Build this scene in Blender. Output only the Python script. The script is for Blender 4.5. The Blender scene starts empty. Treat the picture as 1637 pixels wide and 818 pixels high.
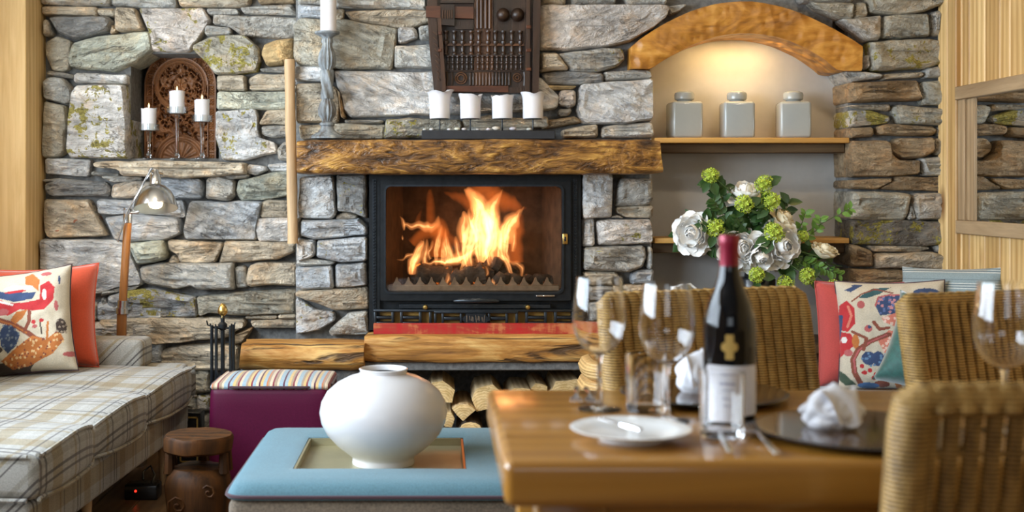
import bpy, bmesh, math, random
import numpy as np
from mathutils import Vector, Matrix, noise as mnoise
random.seed(7)
R = math.radians
PI = math.pi
sc = bpy.context.scene
COL = sc.collection

# ------------------------------------------------------------------ camera, world, daylight, exposure
F = 1950.0            # focal length in pixels of the 1637-wide frame
VX, VY = 700.0, 300.0 # vanishing point of the room's depth direction in that frame
EYE = 1.13
cam_d = bpy.data.cameras.new('camera'); cam = bpy.data.objects.new('camera', cam_d); COL.objects.link(cam)
cam.location = (0, 0, EYE); cam.rotation_euler = (R(90), 0, 0)
cam_d.sensor_width = 36.0; cam_d.lens = 36.0 * F / 1637.0
cam_d.shift_x = (818.5 - VX) / 1637.0
cam_d.shift_y = -(409.0 - VY) / 1637.0
cam_d.clip_start = 0.05
cam_d.dof.use_dof = True; cam_d.dof.focus_distance = 4.4; cam_d.dof.aperture_fstop = 3.2
sc.camera = cam

world = bpy.data.worlds.new('world'); sc.world = world; world.use_nodes = True
wb = world.node_tree.nodes['Background']; wb.inputs[0].default_value = (0.80, 0.90, 1.0, 1); wb.inputs[1].default_value = 1.0

def area_light(name, loc, rot, sx, sy, power, color):
    d = bpy.data.lights.new(name, 'AREA'); d.shape = 'RECTANGLE'; d.size = sx; d.size_y = sy; d.energy = power; d.color = color
    o = bpy.data.objects.new(name, d); COL.objects.link(o); o.location = loc; o.rotation_euler = rot
    return o
# daylight just outside the two window openings: left wall (faces +X) and the wall behind the camera (faces +Y)
area_light('daylight_side', (-2.06, 2.55, 1.62), (0, R(-90), 0), 1.30, 3.50, 215, (0.74, 0.87, 1.0))
area_light('daylight_rear', (-0.35, -2.68, 1.79), (R(90), 0, 0), 2.00, 1.00, 12, (0.84, 0.92, 1.0))
# added warm ceiling spots, out of view, that brighten the stone wall
def spot(name, loc, target, power, color, ang=70, blend=.6, rad=.05):
    d = bpy.data.lights.new(name, 'SPOT'); d.energy = power; d.color = color; d.spot_size = R(ang); d.spot_blend = blend; d.shadow_soft_size = rad
    o = bpy.data.objects.new(name, d); COL.objects.link(o); o.location = loc
    o.rotation_euler = (Vector(target) - Vector(loc)).to_track_quat('-Z', 'Y').to_euler(); return o
ADDED_SPOTS = [(-1.0, 3.9), (0.15, 3.9), (1.45, 3.9)]
for i, (x, y) in enumerate(ADDED_SPOTS):
    spot('added_ceiling_beam', (x, y, 2.47), (x, y + 1.0, 0.9), 27, (1.0, 0.80, 0.56), 95, .8, .06)
sc.view_settings.view_transform = 'Standard'; sc.view_settings.look = 'None'
sc.view_settings.gamma = 1.0; sc.view_settings.use_curve_mapping = False
sc.view_settings.exposure = 0.20

# ------------------------------------------------------------------ helpers
def W(px, py, Y): return Vector(((px - VX) * Y / F, Y, EYE - (py - VY) * Y / F))
def XW(px, Y): return (px - VX) * Y / F
def ZW(py, Y): return EYE - (py - VY) * Y / F

class MB:
    def __init__(s): s.v = []; s.f = []
    def add(s, vs, fs):
        o = len(s.v); s.v += [tuple(p) for p in vs]; s.f += [tuple(i + o for i in f) for f in fs]; return s
    def box(s, x0, x1, y0, y1, z0, z1):
        return s.add([(x0,y0,z0),(x1,y0,z0),(x1,y1,z0),(x0,y1,z0),(x0,y0,z1),(x1,y0,z1),(x1,y1,z1),(x0,y1,z1)],
            [(0,3,2,1),(4,5,6,7),(0,1,5,4),(1,2,6,5),(2,3,7,6),(3,0,4,7)])
    def rbox(s, x0, x1, y0, y1, z0, z1, r=.01, seg=3, sub=0, fn=None):
        bm = bmesh.new(); bmesh.ops.create_cube(bm, size=1)
        for v in bm.verts: v.co = Vector(((x0+x1)/2 + v.co.x*(x1-x0), (y0+y1)/2 + v.co.y*(y1-y0), (z0+z1)/2 + v.co.z*(z1-z0)))
        if sub: 
            bmesh.ops.bevel(bm, geom=bm.edges[:], offset=r, segments=seg, profile=.5, affect='EDGES')
            for _ in range(sub):
                L = sorted((e.calc_length() for e in bm.edges)); mx = L[-1] * .55
                bmesh.ops.subdivide_edges(bm, edges=[e for e in bm.edges if e.calc_length() > mx], cuts=1, use_grid_fill=True)
        else: bmesh.ops.bevel(bm, geom=bm.edges[:], offset=r, segments=seg, profile=.5, affect='EDGES')
        if fn:
            for v in bm.verts: v.co = Vector(fn(v.co))
        bm.verts.index_update()
        s.add([v.co[:] for v in bm.verts], [[v.index for v in f.verts] for f in bm.faces]); bm.free(); return s
    def tube(s, pts, rad, n=10, sq=1.0, caps=True, up=None, lens=1):
        pts = [Vector(p) for p in pts]; m = len(pts)
        if not hasattr(rad, '__len__'): rad = [rad]*m
        o = len(s.v); ref = None; rings = []
        for i, p in enumerate(pts):
            t = (pts[min(i+1,m-1)] - pts[max(i-1,0)])
            if t.length < 1e-9: t = Vector((0,0,1))
            t.normalize()
            if ref is None:
                u = Vector(up) if up else (Vector((0,1,0)) if abs(t.y) < .9 else Vector((1,0,0)))
                ref = u
            a = (ref - t*ref.dot(t))
            if a.length < 1e-5: a = t.orthogonal()
            a.normalize(); ref = a; b = t.cross(a)
            rings.append([p + a*(math.copysign(abs(math.cos(2*PI*k/n))**lens, math.cos(2*PI*k/n))*rad[i]*sq) + b*(math.sin(2*PI*k/n)*rad[i]) for k in range(n)])
        for r in rings: s.v += [tuple(q) for q in r]
        for i in range(m-1):
            for k in range(n):
                a0 = o+i*n+k; a1 = o+i*n+(k+1)%n
                s.f.append((a0, a1, a1+n, a0+n))
        if caps:
            s.f.append(tuple(o+k for k in range(n))[::-1]); s.f.append(tuple(o+(m-1)*n+k for k in range(n)))
        return s
    def loop(s, pts, rad, n=6):   # closed tube
        pts = [Vector(p) for p in pts]; m = len(pts); o = len(s.v); ref = Vector((0.13,.2,1)).normalized()
        for i, p in enumerate(pts):
            t = (pts[(i+1)%m]-pts[i-1]).normalized(); a = ref - t*ref.dot(t)
            if a.length < 1e-4: a = t.orthogonal()
            a.normalize(); b = t.cross(a)
            s.v += [tuple(p + a*(math.cos(2*PI*k/n)*rad) + b*(math.sin(2*PI*k/n)*rad)) for k in range(n)]
        for i in range(m):
            for k in range(n):
                j = (i+1)%m; s.f.append((o+i*n+k, o+i*n+(k+1)%n, o+j*n+(k+1)%n, o+j*n+k))
        return s
    def lathe(s, prof, c=(0,0,0), n=32, M=None):
        o = len(s.v); m = len(prof); c = Vector(c)
        for (r, z) in prof:
            for k in range(n):
                p = Vector((r*math.cos(2*PI*k/n), r*math.sin(2*PI*k/n), z))
                if M is not None: p = M @ p
                s.v.append(tuple(p + c))
        for i in range(m-1):
            for k in range(n):
                a0 = o+i*n+k; a1 = o+i*n+(k+1)%n; s.f.append((a0, a1, a1+n, a0+n))
        if prof[0][0] > 1e-6: s.f.append(tuple(o+k for k in range(n))[::-1])
        if prof[-1][0] > 1e-6: s.f.append(tuple(o+(m-1)*n+k for k in range(n)))
        return s
    def prism(s, poly, y0, y1):   # poly in (x,z)
        n = len(poly); o = len(s.v)
        s.v += [(x,y0,z) for x,z in poly] + [(x,y1,z) for x,z in poly]
        s.f.append(tuple(range(o, o+n))); s.f.append(tuple(range(o+2*n-1, o+n-1, -1)))
        for k in range(n): j=(k+1)%n; s.f.append((o+k, o+n+k, o+n+j, o+j))
        return s
    def ball(s, c, rx, ry=None, rz=None, n=12, m=8, fn=None):
        ry = ry or rx; rz = rz or rx; o = len(s.v); vs=[]
        for i in range(m+1):
            th = PI*i/m
            for k in range(n):
                ph = 2*PI*k/n; d = Vector((math.sin(th)*math.cos(ph), math.sin(th)*math.sin(ph), math.cos(th)))
                q = fn(d) if fn else 1.0
                vs.append((c[0]+d.x*rx*q, c[1]+d.y*ry*q, c[2]+d.z*rz*q))
        fs=[]
        for i in range(m):
            for k in range(n): fs.append((i*n+k, (i+1)*n+k, (i+1)*n+(k+1)%n, i*n+(k+1)%n))
        return s.add(vs, fs)
    def build(s, name, mat, parent=None, smooth=True, off=(0,0,0), angle=None, raw=False):
        off = Vector(off)
        me = bpy.data.meshes.new(name); me.from_pydata([tuple(Vector(p)-off) for p in s.v], [], s.f)
        if not raw:
            bm = bmesh.new(); bm.from_mesh(me)
            bmesh.ops.remove_doubles(bm, verts=bm.verts, dist=1e-6)
            bmesh.ops.dissolve_degenerate(bm, dist=1e-7, edges=bm.edges)
            bmesh.ops.recalc_face_normals(bm, faces=bm.faces); bm.to_mesh(me); bm.free()
        if smooth:
            me.polygons.foreach_set('use_smooth', [True]*len(me.polygons))
            me.set_sharp_from_angle(angle=R(angle or 40))
        me.materials.append(mat)
        o = bpy.data.objects.new(name, me); COL.objects.link(o)
        if parent: o.parent = parent
        else: o.location = off
        return o

def tag(o, label=None, cat=None, group=None, kind=None):
    if label: o['label'] = label
    if cat: o['category'] = cat
    if group: o['group'] = group
    if kind: o['kind'] = kind
    return o
def thing(name, label, cat, loc=(0,0,0), rz=0, group=None):
    o = bpy.data.objects.new(name, None); COL.objects.link(o); o.location = loc; o.rotation_euler = (0,0,rz)
    o.empty_display_size = .05
    return tag(o, label, cat, group)
def inst(o, parent=None, matrix=None):
    c = o.copy(); COL.objects.link(c); c.parent = parent
    if matrix is not None: c.matrix_local = matrix
    return c
def copy_tree(o, parent=None):
    c = o.copy(); COL.objects.link(c); c.parent = parent
    for ch in list(o.children): copy_tree(ch, c)
    return c
def nz(x, y=0, z=0, s=1.0): return mnoise.noise(Vector((x*s, y*s, z*s)))

# ------------------------------------------------------------------ materials
class NT:
    def __init__(s, name):
        s.m = bpy.data.materials.new(name); s.m.use_nodes = True; s.t = s.m.node_tree; s.N = s.t.nodes; s.L = s.t.links
        s.b = s.N['Principled BSDF']; s.out = s.N['Material Output']
    def node(s, typ, **kw):
        n = s.N.new(typ)
        for k, v in kw.items(): setattr(n, k, v)
        return n
    def put(s, sock, v):
        if isinstance(v, bpy.types.NodeSocket): s.L.new(v, sock)
        else:
            if sock.type == 'RGBA' and len(v) == 3: v = (*v, 1)
            sock.default_value = v
    def set(s, **kw):
        for k, v in kw.items(): s.put(s.b.inputs[k.replace('_', ' ')], v)
        return s
    def coord(s, scale=(1,1,1), kind='Object', rot=(0,0,0), loc=(0,0,0)):
        tc = s.node('ShaderNodeTexCoord'); mp = s.node('ShaderNodeMapping'); s.L.new(tc.outputs[kind], mp.inputs[0])
        mp.inputs['Scale'].default_value = scale; mp.inputs['Rotation'].default_value = rot; mp.inputs['Location'].default_value = loc
        return mp.outputs[0]
    def noise(s, vec, scale=5, detail=4, rough=.55, dist=0):
        n = s.node('ShaderNodeTexNoise'); s.L.new(vec, n.inputs['Vector']); n.inputs['Scale'].default_value = scale
        n.inputs['Detail'].default_value = detail; n.inputs['Roughness'].default_value = rough; n.inputs['Distortion'].default_value = dist
        return n.outputs['Fac']
    def voronoi(s, vec, scale=5, feature='F1', rnd=1):
        n = s.node('ShaderNodeTexVoronoi', feature=feature); s.L.new(vec, n.inputs['Vector']); n.inputs['Scale'].default_value = scale
        n.inputs['Randomness'].default_value = rnd; return n.outputs['Distance']
    def wave(s, vec, scale=5, dist=0, detail=2, dirn='X', typ='BANDS', dscale=1):
        n = s.node('ShaderNodeTexWave', wave_type=typ)
        if typ == 'BANDS': n.bands_direction = dirn
        else: n.rings_direction = dirn
        s.L.new(vec, n.inputs['Vector']); n.inputs['Scale'].default_value = scale; n.inputs['Distortion'].default_value = dist
        n.inputs['Detail'].default_value = detail; n.inputs['Detail Scale'].default_value = dscale; return n.outputs['Fac']
    def ramp(s, fac, stops, interp='LINEAR'):
        n = s.node('ShaderNodeValToRGB'); e = n.color_ramp; e.interpolation = interp
        while len(e.elements) < len(stops): e.elements.new(.5)
        for el, (p, c) in zip(e.elements, stops):
            el.position = p; el.color = (*c, 1) if hasattr(c, '__len__') else (c, c, c, 1)
        s.L.new(fac, n.inputs[0]); return n.outputs[0]
    def mix(s, fac, a, b, typ='MIX'):
        n = s.node('ShaderNodeMix', data_type='RGBA', blend_type=typ)
        s.put(n.inputs[0], fac); s.put(n.inputs[6], a); s.put(n.inputs[7], b); return n.outputs[2]
    def math(s, op, a, b=0.0, c=None):
        n = s.node('ShaderNodeMath', operation=op); s.put(n.inputs[0], a); s.put(n.inputs[1], b)
        if c is not None: s.put(n.inputs[2], c)
        return n.outputs[0]
    def sep(s, vec):
        n = s.node('ShaderNodeSeparateXYZ'); s.L.new(vec, n.inputs[0]); return n.outputs
    def attr(s, name, typ='OBJECT'):
        n = s.node('ShaderNodeAttribute', attribute_type=typ); n.attribute_name = name; return n.outputs
    def bump(s, h, strength=.3, dist=.01):
        n = s.node('ShaderNodeBump'); n.inputs['Strength'].default_value = strength; n.inputs['Distance'].default_value = dist
        s.L.new(h, n.inputs['Height']); s.L.new(n.outputs[0], s.b.inputs['Normal']); return s

def plain(name, c, rough=.5, metal=0, var=.12, scale=30, bump=.0, spec=None, coat=0):
    n = NT(name); v = n.coord(); f = n.noise(v, scale, 4)
    lo = tuple(x*(1-var) for x in c); hi = tuple(min(1, x*(1+var)) for x in c)
    n.set(Base_Color=n.ramp(f, [(.3, lo), (.7, hi)]), Roughness=rough, Metallic=metal)
    if bump: n.bump(f, bump, .004)
    if spec is not None: n.set(Specular_IOR_Level=spec)
    if coat: n.set(Coat_Weight=coat, Coat_Roughness=.08)
    return n.m

def wood(name, dark, light, axis='X', scale=1.0, rough=.5, bump=.25, knots=0.0, knotc=(.08,.04,.02), streak=10, coat=0, bands=.5, vary=0):
    n = NT(name); st = {'X': (.12, 1, 1), 'Y': (1, .12, 1), 'Z': (1, 1, .12)}[axis]
    v = n.coord(tuple(x*scale for x in st)); v2 = n.coord(tuple(x*scale for x in {'X': (.03,1,1), 'Y': (1,.03,1), 'Z': (1,1,.03)}[axis]))
    a = n.noise(v, streak, 6, .6, 1.2); b = n.noise(v2, streak*9, 3, .6)
    w = n.wave(v, streak*.55, 7, 3, 'Y' if axis != 'Y' else 'X', dscale=.6)
    f = n.math('ADD', n.math('MULTIPLY', a, 1-bands*.5), n.math('MULTIPLY', w, bands*.5)); f = n.math('ADD', n.math('MULTIPLY', f, .75), n.math('MULTIPLY', b, .25))
    col = n.ramp(f, [(.3, dark), (.68, light)])
    if knots:
        kv = n.coord(tuple(x*scale for x in {'X': (.45,1,1), 'Y': (1,.45,1), 'Z': (1,1,.45)}[axis]))
        k = n.voronoi(kv, knots); col = n.mix(n.ramp(k, [(.06, 1), (.16, 0)]), col, knotc)
    if vary: oi = n.node('ShaderNodeObjectInfo'); col = n.mix(1.0, col, n.ramp(oi.outputs['Random'], [(0, (1-vary, 1-vary*1.25, 1-vary*1.6)), (1, (1+vary*.4, 1+vary*.4, 1+vary*.4))]), 'MULTIPLY')
    n.set(Base_Color=col, Roughness=rough); n.bump(f, bump, .006)
    if coat: n.set(Coat_Weight=coat, Coat_Roughness=.12)
    return n.m

def stone_mat():
    n = NT('wall_stone'); oi = n.node('ShaderNodeObjectInfo')
    tc = n.node('ShaderNodeTexCoord'); va = n.node('ShaderNodeVectorMath', operation='ADD'); n.L.new(tc.outputs['Object'], va.inputs[0])
    cb = n.node('ShaderNodeCombineXYZ'); r37 = n.math('MULTIPLY', oi.outputs['Random'], 37.0); n.L.new(r37, cb.inputs[0]); n.L.new(r37, cb.inputs[1]); n.L.new(cb.outputs[0], va.inputs[1])
    vr = n.node('ShaderNodeVectorRotate', rotation_type='Y_AXIS'); n.L.new(va.outputs[0], vr.inputs['Vector'])
    n.L.new(n.math('MULTIPLY', n.math('SUBTRACT', oi.outputs['Random'], .5), .9), vr.inputs['Angle'])
    mp = n.node('ShaderNodeMapping'); n.L.new(vr.outputs[0], mp.inputs[0]); mp.inputs['Scale'].default_value = (.28, .6, 1)
    base = va.outputs[0]
    big = n.noise(base, 6, 3, .55, .4); med = n.noise(base, 24, 5, .65); fol = n.noise(mp.outputs[0], 46, 5, .7, .6); fin = n.noise(base, 120, 3, .6)
    k = n.math('ADD', n.math('MULTIPLY', big, .5), n.math('MULTIPLY', fol, .5))
    shade = n.ramp(k, [(.32, .28), (.45, .80), (.55, 1.10), (.70, 1.75)])
    col = n.mix(1.0, oi.outputs['Color'], shade, 'MULTIPLY')
    # warm iron staining and pale quartz
    warm = n.math('MULTIPLY', n.ramp(n.noise(base, 9, 4, .6, .5), [(.50, 0), (.72, 1)]), .55)
    col = n.mix(warm, col, n.mix(1.0, col, (1.35, .98, .62), 'MULTIPLY'))
    col = n.mix(n.math('MULTIPLY', n.ramp(med, [(.60, 0), (.78, 1)]), .35), col, (.62, .61, .58))
    col = n.mix(n.math('MULTIPLY', n.ramp(n.noise(base, 15, 6, .7), [(.62, 0), (.70, 1)]), .45), col, (.13, .12, .105))
    crk = n.math('ABSOLUTE', n.math('SUBTRACT', n.noise(mp.outputs[0], 17, 5, .6, .9), .5)); crk = n.math('ADD', crk, n.math('MULTIPLY', n.ramp(n.noise(base, 5, 2), [(.50, 1), (.60, 0)]), .1)); col = n.mix(n.ramp(crk, [(.004, .6), (.014, 0)]), col, (.12, .11, .095))
    # lichen and rust, as much as the stone carries
    li = n.attr('lichen')['Fac']; lt = n.noise(base, 26, 4, .7, .3); lb = n.noise(base, 8, 2, .5)
    lt2 = n.math('ADD', n.math('MULTIPLY', lt, .6), n.math('MULTIPLY', lb, .4))
    lm = n.math('GREATER_THAN', n.math('ADD', lt2, n.math('MULTIPLY', li, .16)), .625)
    lcol = n.mix(n.ramp(fin, [(.35, 0), (.65, 1)]), (.20, .17, .03), (.50, .43, .08))
    col = n.mix(n.math('MULTIPLY', lm, n.math('MINIMUM', n.math('MULTIPLY', li, 20), .92)), col, lcol)
    ru = n.attr('rust')['Fac']; rm = n.math('LESS_THAN', n.voronoi(base, 26), .30)
    rm = n.math('MULTIPLY', rm, n.math('GREATER_THAN', n.noise(base, 9, 2), .50))
    col = n.mix(n.math('MULTIPLY', rm, n.math('MULTIPLY', ru, .8)), col, (.42, .10, .03))
    n.set(Base_Color=col, Roughness=.82, Specular_IOR_Level=.35)
    h = n.math('ADD', n.math('ADD', n.math('MULTIPLY', big, .8), n.math('MULTIPLY', fol, .9)), n.math('ADD', n.math('MULTIPLY', med, .6), n.math('MULTIPLY', fin, .18)))
    h = n.math('SUBTRACT', h, n.ramp(crk, [(.004, .25), (.016, 0)]))
    n.bump(h, 1.0, .036)
    return n.m

M = {}
M['stone'] = stone_mat()
M['mortar'] = plain('mortar', (.17, .17, .165), .95, 0, .35, 60, .8)
M['plaster'] = plain('plaster', (.44, .43, .41), .85, 0, .05, 14, .12)
M['ceiling'] = plain('ceiling_paint', (.42, .36, .28), .9, 0, .04, 6)
M['pine'] = wood('pine_board', (.52, .30, .10), (.82, .57, .26), 'Z', 1.3, .5, .10, 3.0, (.22, .10, .03), 12, 0, .6, .28)
M['pine_post'] = wood('pine_post', (.60, .38, .135), (.84, .61, .30), 'Z', 1.2, .55, .12, 3.4, (.16, .07, .025), 12)
M['oldwood_y'] = wood('grey_oak_y', (.25, .16, .08), (.46, .32, .18), 'Y', 1.3, .6, .3, 3.5, (.10, .05, .03), 14)
M['oldwood_z'] = wood('grey_oak_z', (.25, .16, .08), (.46, .32, .18), 'Z', 1.3, .6, .3, 3.5, (.10, .05, .03), 14)
M['floor'] = wood('floor_oak', (.10, .055, .025), (.20, .12, .06), 'Y', 1.4, .35, .1, 0, (0,0,0), 12)
M['rearwall'] = plain('painted_wall', (.20, .15, .10), .8, 0, .1, 8)
M['black_iron'] = plain('cast_iron', (.018, .021, .024), .42, .6, .25, 40, .1)
M['dark_steel'] = plain('dark_steel', (.035, .042, .05), .3, .7, .2, 40, .05)
M['soot'] = plain('sooty_firebrick', (.055, .035, .022), .9, 0, .5, 18, .3)
M['ash_metal'] = plain('grey_grate_iron', (.20, .15, .11), .6, .5, .25, 40, .15)
M['brass'] = plain('brass', (.65, .44, .14), .3, 1, .1, 20)
M['brassfloor'] = plain('brass_mesh_backing', (.50, .28, .06), .5, .2, .3, 15)
M['chrome'] = plain('brushed_chrome', (.62, .62, .62), .22, 1, .05, 20)
M['steel'] = plain('cutlery_steel', (.70, .70, .72), .18, 1, .05, 20)
M['wax'] = plain('white_wax', (.70, .685, .70), .45, 0, .03, 20)
M['wax'].node_tree.nodes['Principled BSDF'].inputs['Subsurface Weight'].default_value = .25
M['wax'].node_tree.nodes['Principled BSDF'].inputs['Subsurface Radius'].default_value = (.02, .012, .008)
M['wick'] = plain('burnt_wick', (.02, .015, .012), .9)
M['black'] = plain('black_lacquer', (.012, .012, .013), .25)
M['green_stem'] = plain('stem_green', (.07, .13, .03), .6)
def mantel_mat():
    n = NT('hewn_mantel_oak'); v = n.coord((.35, 1, 1)); v2 = n.coord((.12, 1, 1))
    a = n.noise(v, 9, 5, .6, 2.2); b = n.noise(v2, 60, 3, .6); w = n.noise(v, 22, 3, .6, 3.0)
    f = n.math('ADD', n.math('MULTIPLY', a, .55), n.math('ADD', n.math('MULTIPLY', w, .3), n.math('MULTIPLY', b, .15)))
    col = n.ramp(f, [(.38, (.018, .008, .003)), (.46, (.10, .042, .010)), (.54, (.29, .135, .028)), (.64, (.66, .38, .09))])
    kv = n.coord((.8, 1, 1)); k = n.voronoi(kv, 4.2); col = n.mix(n.ramp(k, [(.10, 1), (.22, 0)]), col, (.03, .014, .007))
    n.set(Base_Color=col, Roughness=.36); n.bump(f, 1.0, .035); return n.m
def log_mat():
    n = NT('hewn_pine_log'); v = n.coord((.22, 1, 1)); v2 = n.coord((.06, 1, 1))
    a = n.noise(v, 9, 5, .6, 1.5); b = n.noise(v2, 55, 3, .65); g = n.noise(n.coord((.10, 1, 1)), 16, 4, .6, 1.0)
    f = n.math('ADD', n.math('MULTIPLY', a, .6), n.math('MULTIPLY', b, .4))
    col = n.ramp(f, [(.34, (.16, .065, .012)), (.47, (.44, .20, .04)), (.64, (.74, .48, .17))])
    col = n.mix(n.ramp(g, [(.56, 0), (.64, .9)]), col, (.04, .02, .008))
    k = n.voronoi(n.coord((.6, 1, 1)), 6.0); col = n.mix(n.ramp(k, [(.05, .9), (.13, 0)]), col, (.12, .045, .012))
    n.set(Base_Color=col, Roughness=.6); n.bump(n.math('SUBTRACT', f, n.ramp(g, [(.60, 0), (.70, .6)])), .7, .015); return n.m
def arch_mat():
    n = NT('adzed_arch_timber'); v = n.coord((.5, 1, 1)); ad = n.voronoi(n.coord((1, .6, .8)), 26, 'SMOOTH_F1'); a = n.noise(v, 7, 5, .6, 2.0); g = n.noise(n.coord((.2, 1, 1)), 40, 3, .6)
    f = n.math('ADD', n.math('MULTIPLY', a, .7), n.math('MULTIPLY', g, .3))
    col = n.ramp(f, [(.32, (.16, .055, .006)), (.50, (.45, .19, .025)), (.66, (.66, .34, .07))])
    k = n.voronoi(n.coord((.8, .3, 1)), 5.0); col = n.mix(n.ramp(k, [(.03, 1), (.06, 0)]), col, (.05, .02, .006))
    n.set(Base_Color=col, Roughness=.45); n.bump(n.math('ADD', ad, n.math('MULTIPLY', f, .3)), .9, .02); return n.m
M['mantel'] = mantel_mat(); M['log'] = log_mat(); M['arch'] = arch_mat()
M['shelf'] = wood('shelf_pine', (.42, .20, .04), (.66, .38, .10), 'X', 1.2, .5, .15, 3, (.08, .03, .01), 12)
M['shelf_dark'] = wood('shelf_rail_dark', (.06, .035, .015), (.16, .095, .04), 'X', 1.2, .6, .2, 0, (0,0,0), 12)
M['carved'] = wood('carved_dark_wood', (.008, .004, .002), (.040, .017, .007), 'Z', 2, .42, .45, 0, (0,0,0), 14)
M['carved_red'] = wood('carved_red_wood', (.04, .011, .004), (.13, .038, .011), 'X', 2, .42, .25, 0, (0,0,0), 14)
M['carved_mid'] = wood('carved_mid_wood', (.018, .007, .003), (.10, .038, .011), 'Z', 2, .42, .25, 0, (0,0,0), 14)
M['teak'] = wood('carved_teak_panel', (.14, .052, .018), (.30, .125, .045), 'Z', 2, .5, .2, 0, (0,0,0), 16)
M['pole'] = wood('bare_pole_wood', (.32, .19, .085), (.62, .43, .24), 'Z', 1.5, .6, .2, 4, (.25, .12, .05), 14)
M['lampwood'] = wood('lamp_teak', (.20, .075, .02), (.40, .17, .05), 'Z', 2, .3, .05, 0, (0,0,0), 14)
M['tablewood'] = wood('varnished_table_oak', (.24, .095, .010), (.40, .185, .028), 'X', 1.0, .32, .03, 0, (0,0,0), 9, .6)
M['stoolwood'] = wood('carved_stool_wood', (.012, .005, .0015), (.092, .032, .006), 'Z', 1.5, .6, .5, 0, (0,0,0), 10)
M['firewood'] = wood('split_firewood', (.42, .27, .12), (.74, .56, .32), 'Y', 1.5, .8, .5, 0, (0,0,0), 16)
def endgrain():
    n = NT('firewood_end_grain'); v = n.coord(); w = n.wave(v, 30, 5, 3, 'Y', 'RINGS', 2.5); a = n.noise(v, 30, 4)
    f = n.math('ADD', n.math('MULTIPLY', w, .22), n.math('MULTIPLY', a, .78))
    n.set(Base_Color=n.ramp(f, [(.3, (.56, .36, .13)), (.7, (.88, .66, .34))]), Roughness=.85); n.bump(f, .4, .006); return n.m
M['endgrain'] = endgrain()
M['bark'] = plain('bark', (.10, .07, .045), .95, 0, .5, 25, .8)
M['charred'] = None
def charred():
    n = NT('charred_log'); v = n.coord((1, .5, 1)); a = n.noise(v, 20, 5, .65, .8); c = n.voronoi(v, 22)
    n.set(Base_Color=n.ramp(a, [(.35, (.012, .010, .009)), (.6, (.06, .045, .035)), (.75, (.22, .19, .17))]), Roughness=.95)
    e = n.ramp(n.noise(n.coord(), 11, 4, .6), [(.58, 0), (.68, 1)])
    n.set(Emission_Color=(1, .22, .02, 1)); n.put(n.b.inputs['Emission Strength'], n.math('MULTIPLY', e, 2.2)); n.bump(a, .8, .02); return n.m
M['charred'] = charred()
def flame_mat(name, col, k):
    n = NT(name); n.N.remove(n.b); e = n.node('ShaderNodeEmission'); e.inputs[0].default_value = (*col, 1); e.inputs[1].default_value = k
    n.L.new(e.outputs[0], n.out.inputs['Volume']); return n.m
M['flame_core'] = flame_mat('flame_core', (1, .50, .19), 84)
M['flame_mid'] = flame_mat('flame_body', (1, .34, .10), 25)
M['flame_out'] = flame_mat('flame_outer', (1, .20, .03), 6)
def emit(name, col, k):
    n = NT(name); n.set(Base_Color=(0, 0, 0), Emission_Color=(*col, 1), Emission_Strength=k); return n.m
M['candle_flame'] = emit('candle_flame', (1, .62, .22), 9)
M['bulb'] = emit('lamp_bulb', (1, .78, .48), 14)
M['led'] = emit('red_led', (1, .02, .01), 3)
def glass(name, rough=0, col=(1, 1, 1), ior=1.45):
    n = NT(name); n.set(Base_Color=col, Roughness=rough, IOR=ior, Transmission_Weight=1.0); return n.m
M['glass'] = glass('clear_glass')
def pane_mat():
    n = NT('stove_glass'); n.N.remove(n.b); t = n.node('ShaderNodeBsdfTransparent'); t.inputs[0].default_value = (.90, .84, .76, 1)
    g = n.node('ShaderNodeBsdfGlossy'); g.inputs['Roughness'].default_value = .03; fr = n.node('ShaderNodeFresnel'); fr.inputs[0].default_value = 1.5
    mx = n.node('ShaderNodeMixShader'); n.L.new(fr.outputs[0], mx.inputs[0]); n.L.new(t.outputs[0], mx.inputs[1]); n.L.new(g.outputs[0], mx.inputs[2])
    n.L.new(mx.outputs[0], n.out.inputs['Surface']); return n.m
M['pane'] = pane_mat()
def thin_mat():
    n = NT('thin_clear_glass'); n.N.remove(n.b); t = n.node('ShaderNodeBsdfTransparent'); t.inputs[0].default_value = (.94, .97, .98, 1)
    g = n.node('ShaderNodeBsdfGlossy'); g.inputs['Roughness'].default_value = .02
    mx = n.node('ShaderNodeMixShader'); mx.inputs[0].default_value = .13; n.L.new(t.outputs[0], mx.inputs[1]); n.L.new(g.outputs[0], mx.inputs[2])
    n.L.new(mx.outputs[0], n.out.inputs['Surface']); return n.m
M['thin_glass'] = thin_mat()
M['mirror'] = NT('mirror_silver').set(Base_Color=(.86, .87, .86), Metallic=1.0, Roughness=.015).m
M['vase'] = NT('white_ceramic').set(Base_Color=(.63, .62, .63), Roughness=.26, Coat_Weight=.15, Coat_Roughness=.2).m
M['porcelain'] = NT('white_porcelain').set(Base_Color=(.80, .80, .79), Roughness=.12).m
M['jar'] = plain('grey_glazed_ceramic', (.33, .35, .34), .16, 0, .04, 8)
M['blackvase'] = plain('black_vase_glaze', (.012, .013, .016), .22, 0, .2, 8)
M['bottle'] = NT('dark_bottle_glass').set(Base_Color=(.003, .004, .006), Roughness=.05, Specular_IOR_Level=.35).m
M['capsule'] = plain('burgundy_foil', (.22, .008, .028), .35, .3, .1, 30)
M['paper'] = plain('label_paper', (.66, .65, .68), .7, 0, .03, 20)
M['ink'] = plain('label_ink', (.28, .27, .36), .7)
M['gold'] = plain('gold_print', (.55, .36, .10), .45, .4, .05)
M['charger'] = plain('dark_lacquer_plate', (.06, .028, .010), .07, 0, .1, 8)
M['charger_rim'] = plain('black_plate_rim', (.010, .011, .014), .16)
M['linen'] = plain('white_linen', (.78, .78, .82), .9, 0, .03, 60, .2)
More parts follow.
